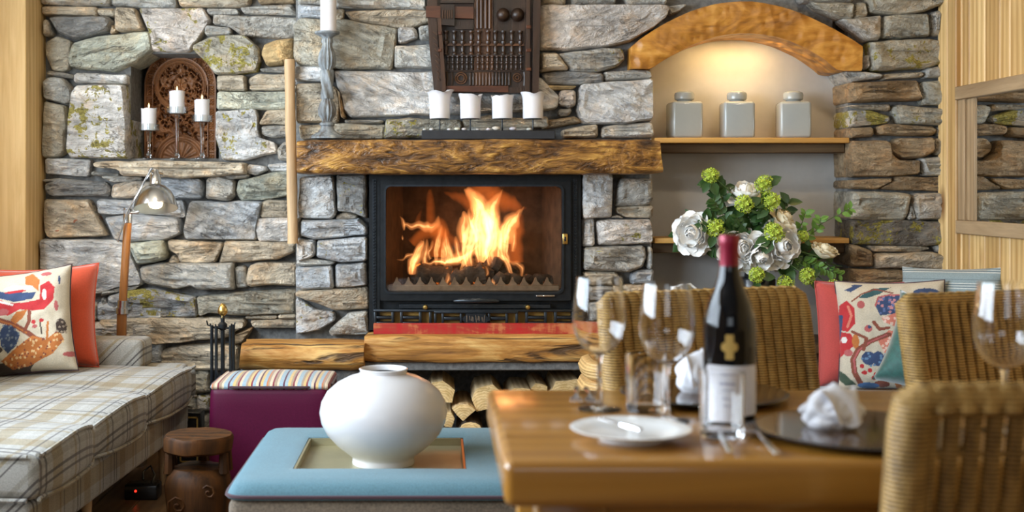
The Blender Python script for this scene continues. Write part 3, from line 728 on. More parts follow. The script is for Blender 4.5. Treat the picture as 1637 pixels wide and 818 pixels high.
S(D1,[(345,405),(560,395),(560,420),(350,430)],'t'); S(D1,[(580,375),(686,360),(686,420),(570,425)],'g')
S(D1,[(160,455),(530,440),(545,545),(180,555),(165,550)],'n',depth=.2)
S(D1,[(560,450),(686,440),(686,575),(560,570)],'y')
S(D1,[(170,575),(380,570),(380,600),(220,592)],'t',depth=.2)
S(D1,[(165,610),(280,605),(380,640),(370,670),(180,690),(165,680)],'g',.8,depth=.2)
S(D1,[(395,590),(430,575),(686,600),(686,685),(430,670)],'y',.3)
S(D1,[(168,700),(285,695),(285,740),(168,748)],'n',depth=.2)
S(D1,[(310,695),(360,680),(620,690),(635,720),(600,740),(320,730)],'n'); S(D1,[(642,700),(686,695),(686,735),(645,735)],'g')
S(D2,[(168,8),(360,0),(375,60),(410,105),(530,110),(530,180),(370,190),(168,195)],'n',depth=.2,proud=.04)
S(D2,[(385,30),(420,-12),(605,-14),(610,60),(560,90),(450,97),(395,65)],'n'); S(D2,[(630,-12),(690,-12),(690,75),(630,75)],'y')
S(D2,[(540,100),(690,88),(690,190),(560,185)],'g')
S(D2,[(168,218),(390,205),(370,230),(310,262),(168,258)],'n',depth=.2)
S(D2,[(330,258),(440,195),(690,200),(690,270),(500,268)],'n')
S(D2,[(168,278),(300,280),(490,290),(475,400),(460,430),(168,425)],'y',depth=.2)
S(D2,[(505,300),(540,290),(692,285),(692,425),(525,425)],'g'); S(D2,[(492,345),(518,425),(480,425)],'g')
S(D2,[(175,434),(670,440),(665,560),(560,570),(180,560),(172,500)],'k',.55,depth=.2)
S(D2,[(682,445),(692,450),(692,555),(678,550)],'g')
S(D2,[(170,570),(200,570),(280,600),(280,680),(170,680)],'n',depth=.2)
S(D2,[(270,575),(560,575),(600,585),(540,602),(300,600)],'t'); S(D2,[(625,575),(692,565),(692,625),(650,610)],'g')
S(D2,[(300,620),(600,605),(692,632),(692,710),(310,690)],'t')
S(D2,[(172,700),(480,705),(510,740),(480,815),(172,810)],'n',depth=.2); S(D2,[(525,730),(692,720),(692,815),(500,815)],'y')
# coursed stone where the traced wall goes on out of sight
def fill(x0, x1, y0, y1, seed, rowh=(26, 44)):
    rnd = random.Random(seed); y = y0
    while y < y1-8:
        h = min(rnd.uniform(*rowh), y1-y); x = x0
        while x < x1-6:
            w = min(rnd.uniform(45, 120), x1-x)
            if x1-(x+w) < 25: w = x1-x
            j = lambda: rnd.uniform(-2.5, 2.5)
            S(I, [(x+2, y+2+j()), (x+w-2, y+2+j()), (x+w-2, y+h-2), (x+2, y+h-2)], rnd.choice('gtybyw')); x += w
        y += h
fill(70, 262, 482, 690, 3); fill(262, 300, 700, 728, 4, (28, 29)); fill(300, 470, 700, 728, 4, (28, 29))
fill(1362, 1510, 470, 728, 6); fill(476, 588, 545, 725, 8); fill(1042, 1360, 548, 728, 9)
# ------------------------------------------------------------------ fireplace
def hewn(x0, x1, y0, y1, z0, z1, r, amp, seed, lx=.05):
    """a hewn beam along X: rounded cross-section, uneven along its length"""
    mb = MB(); n = max(8, int((x1-x0)/lx)); ring = []
    cy, cz, hy, hz = (y0+y1)/2, (z0+z1)/2, (y1-y0)/2, (z1-z0)/2
    cs = []
    for cxx, czz, a0 in ((hy-r, hz-r, 0), (-(hy-r), hz-r, 90), (-(hy-r), -(hz-r), 180), (hy-r, -(hz-r), 270)):
        for k in range(4): a = R(a0 + k*30); cs.append((cxx + r*math.cos(a), czz + r*math.sin(a)))
    dense = []
    for i in range(len(cs)):
        a, b_ = cs[i], cs[(i+1) % len(cs)]; L = math.hypot(a[0]-b_[0], a[1]-b_[1]); k = max(1, int(L/.035))
        for j in range(k): dense.append((a[0]+(b_[0]-a[0])*j/k, a[1]+(b_[1]-a[1])*j/k))
    m = len(dense)
    for i in range(n+1):
        x = x0 + (x1-x0)*i/n; e = 1.0 if 0 < i < n else .93
        for (a, b_) in dense:
            d = 1 + amp*(nz(x*6, a*12+seed, b_*12)*1.0 + nz(x*15+seed, a*25, b_*25)*.6)
            mb.v.append((x + (nz(a*9, b_*9, seed+i)*.012 if i in (0, n) else 0), cy + a*d*e, cz + b_*d*e))
    for i in range(n):
        for k in range(m): mb.f.append((i*m+k, i*m+(k+1) % m, (i+1)*m+(k+1) % m, (i+1)*m+k))
    mb.f.append(tuple(range(m))[::-1]); mb.f.append(tuple(range(n*m, n*m+m))); return mb
YM = 4.83
mz0, mz1 = ZW(278, YM), ZW(223, YM)
o = hewn(XW(474, YM), XW(1059, YM), YM, YB+.02, mz0, mz1, .02, .07, 3).build('mantel_beam', M['mantel'], None, True, (XW(766, YM), YM+.1, mz0), 60)
tag(o, 'dark hewn oak mantel beam above the fire', 'mantel')
# hearth beams
YH = 4.80
hb = hewn(XW(383, YH), XW(581, YH), YH, 5.02, .405, .515, .045, .13, 11).build('hearth_log', M['log'], None, True, (XW(480, YH), 4.9, .405), 60)
tag(hb, 'short knotty hewn log at the left end of the hearth', 'log', 'hearth timbers')
hb = hewn(XW(583, 4.86), XW(1030, 4.86), 4.86, 5.03, .432, .540, .02, .05, 17).build('hearth_log', M['log'], None, True, (.35, 4.93, .432), 60)
tag(hb, 'long squared timber under the red plank of the hearth', 'log', 'hearth timbers')
o = MB().rbox(XW(582, 4.89), XW(1030, 4.89), 4.89, 5.10, .398, .432, .004, 1).build('hearth_slab', M['mortar'], None, True, (.4, 5, .398)); tag(o, 'rough grey concrete slab below the hearth timber', 'slab')
o = MB().rbox(XW(383, 4.86), XW(581, 4.86), 4.86, 5.03, 0, .41, .01, 1).build('hearth_support', M['mortar'], None, True, (-.6, 4.95, 0)); tag(o, 'mortared stone block carrying the short hearth log', 'plinth')
zr0, zr1 = ZW(533, 4.93), ZW(517, 4.93)
o = MB().rbox(XW(597, 4.93), XW(965, 4.93), 4.93, 4.955, zr0-.003, zr1, .002, 1).build('red_plank', M['redplank'], None, True, (.2, 4.94, zr0)); tag(o, 'worn red painted plank standing on the hearth timber', 'plank')
# insert
YI = 5.00
ins = thing('fireplace_insert', 'black cast iron stove insert with a big glass door', 'fireplace', (XW(760, YI), YI, fz0))
IO = ins.location.copy()
def part(mb, name, mat, par=None, smooth=True, root=None, angle=None, raw=False): return mb.build(name, mat, par or root or ins, smooth, IO if root is None else root.location, angle, raw)
ix = lambda p: XW(p, YI); iz = lambda p: ZW(p, YI)
b = MB(); b.box(ix(590), ix(607), YI+.01, YI+.10, iz(528), iz(279)).box(ix(913), ix(929), YI+.01, YI+.10, iz(528), iz(279)).box(ix(607), ix(913), YI+.01, YI+.10, iz(291), iz(279)).box(ix(607), ix(913), YI+.035, YI+.10, iz(528), iz(478))
part(b, 'surround_frame', M['black_iron'], None, False)
for px in (598, 920):    # beaded mouldings on both sides
    st = part(MB().box(ix(px-3), ix(px+3), YI+.004, YI+.012, iz(512), iz(286)), 'moulding', M['dark_steel'], None, False)
    bd = MB()
    for k in range(44): bd.ball((ix(px), YI+.004, iz(289+k*5.05)), .0055, n=6, m=4)
    part(bd, 'bead_row', M['dark_steel'], st)
# door
def frame_poly(x0, x1, y0, y1, r, n=6):
    pts = []
    for cx, cy, a0 in ((x1-r, y0+r, -90), (x1-r, y1-r, 0), (x0+r, y1-r, 90), (x0+r, y0+r, 180)):
        for k in range(n+1): a = R(a0+90*k/n); pts.append((cx+r*math.cos(a), cy+r*math.sin(a)))
    return pts
def ringframe(outer, inner, y0, y1):
    mb = MB(); n = len(outer)
    for yy in (y0, y1):
        mb.v += [(ix(x), yy, iz(z)) for x, z in outer] + [(ix(x), yy, iz(z)) for x, z in inner]
    for k in range(n):
        j = (k+1) % n
        mb.f += [(k, j, n+j, n+k), (2*n+k, 3*n+k, 3*n+j, 2*n+j), (k, 2*n+k, 2*n+j, j), (n+k, n+j, 3*n+j, 3*n+k)]
    return mb
door = part(ringframe(frame_poly(608, 912, 289, 480, 3), frame_poly(617, 898, 298, 466, 9), YI-.012, YI+.03), 'door', M['black_iron'], None, True, None, 30)
part(ringframe(frame_poly(614, 901, 295, 469, 10), frame_poly(617, 898, 298, 466, 8), YI-.02, YI-.010), 'inner_bead', M['dark_steel'], door, True, None, 30)
part(MB().add([(ix(x), YI, iz(z)) for x, z in frame_poly(616, 899, 297, 467, 8)], [tuple(range(28))]), 'glass_pane', M['pane'], door, False)
b = MB(); b.rbox(ix(898.5), ix(906.5), YI-.024, YI-.010, iz(390), iz(373), .003, 2); la = part(b, 'latch_plate', M['brass'], door)
part(MB().rbox(ix(901), ix(904), YI-.027, YI-.022, iz(385), iz(378), .001, 1), 'keyhole', M['black'], door)
part(MB().tube([(ix(726), YI-.03, iz(480)), (ix(735), YI-.045, iz(479)), (ix(785), YI-.045, iz(479)), (ix(796), YI-.03, iz(480))], [.006, .010, .010, .006], 10), 'handle', M['dark_steel'], door)
part(MB().rbox(ix(856), ix(886), YI-.026, YI-.010, iz(473.5), iz(470.5), .002, 1), 'hinge', M['chrome'], door)
# air slide and lower grille
part(MB().rbox(ix(638), ix(880), YI-.004, YI+.03, iz(493), iz(486), .002, 1), 'air_slide', M['dark_steel'])
for px in (680, 843): part(MB().lathe([(0,.0), (.004,0), (.004,.012), (.009,.014), (.011,.020), (.008,.027), (0,.029)], (ix(px), YI-.004, iz(490)), 14, Matrix.Rotation(R(90), 3, 'X')), 'knob', M['brass'])
part(MB().box(ix(597), ix(925), YI+.03, YI+.034, iz(527), iz(497)), 'grille_backing', M['brassfloor'], None, False)
def gbar(x0, x1, y0, y1, nm='grille_bar', pr=.012): part(MB().rbox(ix(x0), ix(x1), YI-pr, YI+.03, iz(y1), iz(y0), .0025, 2), nm, M['dark_steel'])
gbar(597, 925, 494, 498); gbar(597, 925, 522, 528)
for x in (600, 628, 642, 672, 688, 842, 872, 888, 916): gbar(x-2.2, x+2.2, 498, 522)
for x0, x1 in ((602, 627), (644, 671), (844, 871), (890, 915)): gbar(x0, x1, 505, 509); gbar(x0, x1, 514, 517)
gbar(694, 828, 496, 500, pr=.020); gbar(694, 698, 500, 522, pr=.020); gbar(824, 828, 500, 522, pr=.020)
for x in (708, 737, 782, 810): gbar(x-2, x+2, 500, 522)
for x0, x1 in ((710, 736), (784, 808)): gbar(x0, x1, 506, 511)
np_ = part(MB().prism([(ix(x), iz(y)) for x, y in [(744,500),(776,500),(777,504),(782,506),(783,511),(778,513),(776,516),(744,516),(742,513),(739,511),(740,506),(744,504)]], YI-.026, YI-.008), 'name_plate', M['ash_metal'], None, False)
np_.data.materials[0] = M['dark_steel']
for k in range(9):
    a = 747 + k*3.3; part(MB().tube([(ix(a + (k*7 % 3 - 1)), YI-.027, iz(502.5 + (k*5 % 4))), (ix(a + (k*5 % 3 - 1)), YI-.027, iz(513.5 - (k*3 % 4)))], .0016, 5), 'raised_mark', M['ash_metal'], np_)
# firebox and burning logs
b = MB(); yk, y0 = 5.42, YI+.012; xa, xb, za, zb = ix(610), ix(909), iz(474), iz(290)
xa2, xb2 = ix(640), ix(880)
b.add([(xa,y0,za),(xb,y0,za),(xb,y0,zb),(xa,y0,zb),(xa2,yk,za),(xb2,yk,za),(xb2,yk,zb),(xa2,yk,zb)], [(0,1,5,4),(1,2,6,5),(2,3,7,6),(3,0,4,7),(4,5,6,7)])
part(b, 'firebox', M['soot'], None, False)
# toothed ash guard
g = part(MB().rbox(ix(620), ix(895), YI+.02, YI+.05, iz(466), iz(456), .003, 1), 'ash_guard', M['ash_metal'])
for k in range(14):
    x = 634 + k*18.6
    part(MB().prism([(ix(x-8.5), iz(458)), (ix(x+8.5), iz(458)), (ix(x+6.5), iz(454)), (ix(x+2.5), iz(450)), (ix(x+.8), iz(444)), (ix(x-.8), iz(444)), (ix(x-4), iz(452)), (ix(x-7), iz(456))], YI+.022, YI+.04), 'tooth', M['ash_metal'], g, False)
CF = lambda x, y: (600 + x/4.306, 290 + y/4.306)
def wavelog(p, q, r, sd, n=9):
    mb = MB(); pts = [Vector(p).lerp(Vector(q), k/n) for k in range(n+1)]
    mb.tube(pts, [r*(1+.25*nz(k*.8, sd, 1)) * (.8 if k in (0, n) else 1) for k in range(n+1)], 9, .9, True)
    mb.v = [(x+.012*nz(x*40, y*40, z*40+sd), y, z+.012*nz(x*40, z*40, y*40+sd)) for x, y, z in mb.v]; return mb
BL = [((270,650),(560,690),.055,.14,'charred log lying at the left of the fire bed'),((540,700),(790,640),.050,.10,'ash-grey charred log in the middle of the fire bed'),
      ((690,560),(640,720),.042,.22,'upright charred log end behind the middle of the fire'),((780,570),(930,690),.052,.18,'charred log sloping down at the right of the fire'),((830,690),(1010,720),.040,.09,'thin charred log low at the right of the fire bed'),((960,720),(1220,690),.035,.20,'dark log end lying in the right corner of the firebox')]
for i, (p, q, r, dy, lab) in enumerate(BL):
    a, c_ = CF(*p), CF(*q); A, B_ = W(*a, YI+dy), W(*c_, YI+dy+.06)
    A.z = max(A.z, za+r); B_.z = max(B_.z, za+r)
    o = wavelog(A, B_, r, i*7.3).build('burning_log', M['charred'], None, True, (A+B_)/2 - Vector((0,0,r)), 50); tag(o, lab, 'log', 'burning logs')
fire = thing('fire', 'bright orange flames leaping behind the stove glass', 'fire', (ix(755), YI+.15, za+.02))
FL = [ ('core', .15, [(650,600,30),(640,500,50),(648,400,55),(655,320,48),(640,230,30),(640,180,6)]),
 ('core', .12, [(725,560,30),(722,480,48),(712,380,50),(690,290,52),(700,200,50),(690,130,34),(670,70,12)]),
 ('mid', .20, [(740,560,40),(770,430,80),(760,300,95),(730,200,85),(690,120,60),(640,70,30),(610,55,8)]),
 ('core', .14, [(800,590,24),(790,480,42),(805,380,50),(800,300,54),(785,230,40),(790,190,12)]),
 ('mid', .17, [(800,330,40),(800,220,50),(815,150,38),(850,90,22),(880,55,5)]),
 ('core', .16, [(900,560,24),(885,470,36),(890,380,38),(905,310,36),(940,260,26),(975,225,8)]),
 ('mid', .13, [(890,420,46),(910,320,52),(955,250,42),(1005,210,22),(1042,168,4)]),
 ('out', .20, [(700,200,60),(620,130,46),(550,100,32),(500,85,16),(478,72,4)]),
 ('core', .07, [(935,640,16),(905,560,24),(870,500,16),(840,462,5)]),
 ('mid', .08, [(1005,655,10),(1012,600,18),(990,570,18),(940,560,14),(900,520,6)]),
 ('core', .06, [(240,640,14),(255,580,26),(285,500,28),(320,440,20),(330,388,4)]),
 ('mid', .09, [(255,640,22),(265,560,42),(300,480,36),(330,410,12)]),
 ('mid', .07, [(260,500,18),(225,510,16),(185,535,10),(150,540,3)]),
 ('mid', .10, [(198,345,6),(192,300,18),(178,262,12),(165,240,3)]),
 ('mid', .10, [(190,295,14),(245,310,20),(310,300,28),(375,320,32),(420,295,22),(436,232,4)]),
 ('mid', .08, [(196,405,3),(196,388,10),(192,366,3)]),
 ('core', .09, [(425,570,16),(428,500,24),(436,420,24),(445,350,16),(456,290,4)]),
 ('core', .10, [(500,570,20),(505,490,26),(492,420,20),(482,330,4)]),
 ('mid', .08, [(540,540,14),(525,470,16),(508,385,4)]),
 ('mid', .11, [(385,540,14),(362,490,16),(380,450,16),(392,405,4)]),
 ('core', .08, [(330,570,8),(420,550,24),(500,555,30),(570,525,36),(640,490,40),(700,440,24),(735,392,6)]),
 ('core', .05, [(590,610,8),(620,560,20),(655,510,18),(680,470,5)]),
 ('out', .22, [(385,330,34),(380,240,32),(388,150,26),(385,60,12)]),
 ('out', .21, [(295,270,18),(298,230,14),(304,195,4)]),
 ('out', .22, [(450,520,70),(450,400,70),(440,300,50),(430,240,14)]),
 ('out', .24, [(960,560,60),(960,430,70),(960,320,60),(1000,220,20)]),
 ('mid', .12, [(350,590,22),(345,520,30),(355,450,24),(345,400,6)]), ('mid', .13, [(575,560,26),(570,480,28),(560,420,20),(550,370,5)]), ('core', .11, [(465,570,18),(468,500,20),(470,440,16),(468,390,4)]),
 ('mid', .19, [(600,420,26),(600,330,34),(620,250,34),(600,200,10)]), ('mid', .15, [(850,560,30),(845,460,44),(850,360,46),(840,280,30),(850,230,8)]), ('mid', .13, [(945,480,16),(950,420,24),(955,360,20),(962,320,5)]), ('out', .21, [(760,150,60),(830,120,60),(920,150,60),(1000,180,26),(1040,175,6)]), ('out', .22, [(640,100,50),(720,70,60),(800,75,50),(870,60,16)]), ('out', .20, [(250,430,40),(330,360,50),(420,330,50),(520,400,40),(600,450,30)]),
 ('core', .04, [(800,730,4),(808,700,16),(802,670,5)]), ('mid', .04, [(888,735,4),(888,722,14),(886,708,4)]),
 ('mid', .06, [(755,650,6),(770,625,12),(765,590,5)]), ('mid', .06, [(300,690,10),(320,660,16),(310,640,6)]), ('mid', .06, [(480,720,14),(490,670,18),(500,630,6)]) ]
def catmull(pts, k=4):
    out = []; n = len(pts)
    for i in range(n-1):
        p = [pts[max(0, i-1)], pts[i], pts[i+1], pts[min(n-1, i+2)]]
        for j in range(k):
            t = j/k; out.append(tuple(.5*((2*p[1][d]) + (-p[0][d]+p[2][d])*t + (2*p[0][d]-5*p[1][d]+4*p[2][d]-p[3][d])*t*t + (-p[0][d]+3*p[1][d]-3*p[2][d]+p[3][d])*t**3) for d in range(len(pts[0]))))
    out.append(tuple(pts[-1])); return out
for kind, dy, pts in FL:
    sm = catmull([(p[0]+(6*nz(p[0]*.03, p[1]*.03, 2)), p[1], p[2]) for p in pts], 9)
    Y = YI + .05 + dy
    P = [W(*CF(x, y), Y) for x, y, r in sm]; rr = [max(.0012, r*1.12*Y/F/4.306*(1+.25*nz(x*.012, y*.014, dy*50))) for x, y, r in sm]
    P = [p + Vector((0, .02*nz(p.x*9, p.z*9, dy*31), 0)) for p in P]
    fm = MB().tube(P, rr, 16, .75, True, (0, 1, 0), 3); q_ = dy*70
    wob_ = lambda v: [(x + .011*nz(x*22+q_, z*13, q_) + .005*nz(x*50, z*26, q_), y + .008*nz(x*30, z*20, q_+5), z + .010*nz(x*40+3, z*22, q_)) for x, y, z in v]
    fm.v = wob_(fm.v); fo = part(fm, 'flame', M['flame_'+('mid' if kind == 'core' else kind)], None, False, fire, None, True)
    for k_s in range({'core': 3, 'mid': 1, 'out': 0}[kind]):      # hot streaks inside the body of the flame
        sg = (-.45, .05, .5)[k_s] if kind == 'core' else .1; i0 = int(len(P)*(.0, .12, .05)[k_s]); i1 = len(P) - int(len(P)*(.28, .12, .35)[k_s])
        Q = [P[i] + Vector((rr[i]*sg, (-.2, .1, -.1)[k_s]*rr[i], 0)) for i in range(i0, i1)]; m_ = len(Q)
        sm_ = MB().tube(Q, [max(.0008, rr[i0+i]*.30*(abs(math.sin(PI*(.08+.91*i/(m_-1))))**.6)*(1+.4*nz(i*.35, q_, k_s))) for i in range(m_)], 10, .9, True, (0, 1, 0), 2); sm_.v = wob_(sm_.v)
        part(sm_, 'hot_streak', M['flame_core'], fo, False, fire, None, True)
# firewood under the hearth
def split_log(cx, cz, r, kind, rot, y0, L, label, seed):
    rnd = random.Random(seed)
    if kind == 'quarter': poly = [(0, 0)] + [(1.5*math.cos(R(a)), 1.5*math.sin(R(a))) for a in range(0, 91, 15)]
    elif kind == 'half': poly = [(math.cos(R(a))*1.1, math.sin(R(a))*1.1) for a in range(0, 181, 20)]
    else: poly = [(-1, -.7), (.2, -.85), (1.1, -.2), (.7, .7), (-.5, .8), (-1.05, .2)]
    c0 = Vector((sum(p[0] for p in poly)/len(poly), sum(p[1] for p in poly)/len(poly)))
    pts = []
    for i in range(len(poly)):
        a, b_ = Vector(poly[i])-c0, Vector(poly[(i+1) % len(poly)])-c0
        for j in range(2): pts.append(a.lerp(b_, j/2)*(1+rnd.uniform(-.05, .05)))
    ca, sa = math.cos(R(rot)), math.sin(R(rot)); pts = [(r*(p.x*ca-p.y*sa), r*(p.x*sa+p.y*ca)) for p in pts]; n = len(pts)
    root = thing('firewood_log', label, 'log', (cx, y0+L/2, cz+min(p[1] for p in pts)), 0, 'firewood under the hearth')
    mb = MB(); K = 4
    for k in range(K+1):
        mb.v += [(cx+x*(1+.06*nz(x*30, k, seed)), y0+L*k/K, cz+z*(1+.06*nz(z*30, k, seed+4))) for x, z in pts]
    for k in range(K):
        for i in range(n): mb.f.append((k*n+i, k*n+(i+1) % n, (k+1)*n+(i+1) % n, (k+1)*n+i))
    mb.f.append(tuple(range(K*n, K*n+n)))
    mb.build('split_side', M['firewood'] if kind != 'half' else M['bark'], root, False, root.location)
    e = MB(); e.v += [(cx+x, y0, cz+z) for x, z in pts] + [(cx, y0-.004, cz)]; e.f += [(i, (i+1) % n, n) for i in range(n)]
    e.build('cut_end', M['endgrain'], root, False, root.location)
LOGS = [(XW(705,4.95), ZW(624,4.95), .052, 'split', -35, 4.92, .30, 'split log tipped against the pile beside the white vase'),
 (XW(741,4.95), ZW(649,4.95), .046, 'quarter', 42, 4.90, .33, 'quarter-round log with a bright cut end in the woodpile'),
 (XW(776,4.95), ZW(634,4.95), .060, 'split', 20, 4.93, .30, 'large wedge-shaped log right of the quarter-round one'),
 (XW(750,4.95), ZW(680,4.95), .050, 'half', 8, 4.90, .32, 'wide half log at the bottom of the visible woodpile'),
 (XW(716,4.95), ZW(668,4.95), .030, 'split', 80, 4.91, .32, 'narrow upright split log just right of the vase'),
 (XW(830,4.95), ZW(636,4.95), .055, 'split', 0, 4.94, .30, 'pale split log first above the dining table edge'),
 (XW(858,4.95), ZW(634,4.95), .050, 'split', 50, 4.97, .30, 'pale split log second along above the table edge'),
 (XW(905,4.95), ZW(630,4.95), .072, 'split', 12, 4.95, .30, 'tallest frayed log at the right of the woodpile'),
 (XW(700,4.95), .075, .062, 'split', 10, 4.93, .3, 'bottom-row log behind the white vase'), (XW(800,4.95), .070, .066, 'half', 0, 4.93, .3, 'bottom-row half log behind the table corner'),
 (XW(812,4.95), ZW(668,4.95), .046, 'split', 30, 4.93, .3, 'log wedged below the pale split ones'), (XW(860,4.95), ZW(672,4.95), .058, 'half', 0, 4.93, .3, 'half log low behind the table'), (XW(915,4.95), .10, .075, 'split', 0, 4.94, .3, 'bottom-row log at the right end of the pile')]
for i, a in enumerate(LOGS): split_log(*a, i*3+1)

# ------------------------------------------------------------------ things on the mantel
ZM = mz1 - .003
def pillar_candle(px, Y, zb, r, h, label, group, melt=.006, lit=False, flare=0.0, seed=1):
    x = XW(px, Y); root = thing('pillar_candle', label, 'candle', (x, Y, zb), 0, group); n = 20; mb = MB(); prof = [(r*.96, 0), (r, .004), (r, h*.5), (r*(1+flare*.2), h*.8), (r*(1+flare*.6), h*.94)]
    for (rr, z) in prof: mb.v += [(rr*math.cos(2*PI*k/n), rr*math.sin(2*PI*k/n), z) for k in range(n)]
    def rim(k, rr, dz): a = 2*PI*k/n; w = nz(math.cos(a)*1.5, math.sin(a)*1.5, seed*3.1); return (rr*(1+flare*.5*max(0, w))*math.cos(a), rr*(1+flare*.5*max(0, w))*math.sin(a), h + dz + melt*w*2)
    mb.v += [rim(k, r*(1+flare), 0) for k in range(n)] + [rim(k, r*.86, -.001) for k in range(n)] + [(r*.6*math.cos(2*PI*k/n), r*.6*math.sin(2*PI*k/n), h-.014) for k in range(n)]
    m = len(prof)+3
    for i in range(m-1):
        for k in range(n): mb.f.append((i*n+k, i*n+(k+1) % n, (i+1)*n+(k+1) % n, (i+1)*n+k))
    mb.f.append(tuple(range(n))[::-1]); mb.f.append(tuple((m-1)*n+k for k in range(n))); mb.build('wax', M['wax'], root)
    MB().tube([(0, 0, h-.014), (.001, 0, h+.006)], .0012, 5).build('wick', M['wick'], root)
    if lit: MB().lathe([(0, 0), (.0028, .003), (.0036, .007), (.002, .014), (0, .020)], (0, 0, h+.003), 8).build('flame', M['candle_flame'], root)
    return root
# tall candlestick
Yt = 4.93; sx = XW(523, Yt); st = thing('candlestick', 'tall weathered blue-grey turned candlestick on the mantel', 'candlestick', (sx, Yt, ZM))
k_ = Yt/F
H = lambda py: ZW(py, Yt) - ZM
def cst(name, prof, fl=0):
    mb = MB().lathe([(r_*k_, H(y)) for r_, y in prof], (0,0,0), 48)
    if fl: mb.v = [(x*(1+fl*math.cos(14*math.atan2(y, x))), y*(1+fl*math.cos(14*math.atan2(y, x))), z) for x, y, z in mb.v]
    return mb.build(name, M['stickwood'], st)
cst('base', [(0,221.5),(28,221.5),(28,219),(24,216),(15,211),(11,206),(10,202),(12,200),(12,197),(8,194)])
cst('lower_bulb', [(7,195),(9,190),(13,184),(14,174),(11,165),(8,160),(8,157)], .07)
cst('upper_bulb', [(8,113),(9,110),(13,104),(14,94),(12,84),(8,76),(7,70),(9,67),(8,62)], .07)
cst('cup', [(7,64),(9,60),(14,57),(20,54),(20,51),(8,50.5)])
tw = MB(); nn = 28; rows = 16
for i in range(rows+1):
    z = H(158 - 46*i/rows)
    for k in range(nn): a = 2*PI*k/nn; rr = (9.4 + 1.7*math.cos(4*a + i*.42))*k_; tw.v.append((rr*math.cos(a), rr*math.sin(a), z))
for i in range(rows):
    for k in range(nn): tw.f.append((i*nn+k, i*nn+(k+1) % nn, (i+1)*nn+(k+1) % nn, (i+1)*nn+k))
tw.build('twisted_stem', M['stickwood'], st)
pillar_candle(525, Yt, ZM + H(51), 13*k_, .25, 'tall white pillar candle in the blue-grey candlestick', 'pillar candles', .002)
# four-candle tray
Yc = 4.93; tx0, tx1 = XW(674, Yc), XW(886, Yc); tr_ = thing('candle_tray', 'black slate tray with four spiked candle plates on the mantel', 'tray', ((tx0+tx1)/2, Yc, ZM))
tz = ZW(209, Yc) - ZM
cxm = (tx0+tx1)/2
MB().rbox(tx0-cxm, tx1-cxm, -.05, .05, .006, tz, .003, 1).build('slab', M['slate'], tr_)
for sx_ in (-1, 1):
    for sy_ in (-1, 1): MB().lathe([(.007, 0), (.007, .008)], (sx_*(tx1-cxm-.012), sy_*.035, 0), 10).build('foot', M['slate'], tr_)
zp = ZW(190.5, Yc) - ZM
CP = [(703, 'white pillar candle with a flared rim, leftmost on the slate tray', .35, 44, 3), (752, 'white pillar candle with a hollow pink-lit top on the slate tray', .2, 38, 5), (803, 'white pillar candle with a sloping melted top, third on the tray', .12, 36, 8), (852, 'white pillar candle with a curled rim, rightmost on the slate tray', .22, 41, 11)]
for px, lab, fl_, hh, sd in CP:
    x = XW(px, Yc) - cxm
    s_ = MB().tube([(x, 0, tz), (x, 0, zp)], .0028, 8).build('spike', M['black_iron'], tr_)
    MB().lathe([(0, zp-.002), (.036, zp), (.038, zp+.003), (.034, zp+.002), (0, zp+.001)], (x, 0, 0), 20).build('plate', M['black_iron'], tr_)
    pillar_candle(px, Yc, ZM+zp+.002, 16.3*Yc/F, hh*Yc/F, lab, 'candles on the slate tray', .007, False, fl_, sd)
rp = random.Random(5)
PEB = [('white pebble by the leftmost spike', 690, .008), ('round pale pebble right of the leftmost spike', 731, .010), ('small grey pebble left of the second spike', 718, .007), ('brown pebble beside the second spike', 742, .009), ('tiny white pebble right of the second spike', 764, .007), ('small mottled pebble left of the largest pebble', 781, .008), ('largest cream pebble on the slate tray', 793, .014), ('lilac-grey pebble beside the third spike', 820, .012), ('greenish pebble at the rightmost spike', 846, .009), ('small pebble at the left end of the tray', 679, .007)]
for lab, px, r in PEB:
    g_ = rp.uniform(.4, .62); mt = plain('pebble', (g_, g_*rp.uniform(.9, 1.0), g_*rp.uniform(.78, .98)), .5)
    y_ = Yc - .026 + rp.uniform(-.008, .008)
    o = MB().ball((XW(px, y_), y_, ZM+tz+r*.62), r*1.25, r, r*.65, 10, 7).build('pebble', mt, None, True, (XW(px, y_), y_, ZM+tz)); tag(o, lab, 'pebble', 'pebbles on the slate tray')
# carved door panel leaning over the mantel
Yd = 4.985; dp = thing('carved_door_panel', 'dark carved wooden door panel hung on the stone above the mantel', 'wall carving', (XW(773, Yd), Yd, ZW(150, Yd)))
dx = lambda p: XW(p, Yd) - dp.location.x; dz = lambda p: ZW(p, Yd) - dp.location.z
def dpart(mb, name, m, par=None, sm=False): return mb.build(name, M[m], par or dp, sm)
def quad(name, pts, y0, y1, m): return dpart(MB().prism([(dx(x), dz(y)) for x, y in pts], y0, y1), name, m)
T_ = -52
quad('back_plank', [(690,T_),(757,T_),(757,148),(702,148)], .0, .03, 'carved'); quad('back_plank', [(758,T_),(788,T_),(788,148),(758,148)], -.004, .03, 'carved_mid'); quad('back_plank', [(789,T_),(852,T_),(850,149),(789,149)], .0, .03, 'carved')
quad('stile', [(680,T_),(699,T_),(699,60),(708,146),(694,146),(686,70)], -.030, .02, 'carved'); quad('stile', [(699,30),(705,30),(713,146),(707,147)], -.036, .0, 'carved_mid')
quad('stile', [(852,T_),(864,T_),(863,40),(860,150),(850,150)], -.030, .02, 'carved'); quad('stile', [(841,T_),(847,T_),(846,148),(838,150)], -.036, .0, 'carved')
for y in (45, 82, 112): dpart(MB().rbox(dx(840), dx(848), -.042, -.03, dz(y+2.5), dz(y-2.5), .002, 1), 'inlay', 'carved_red')
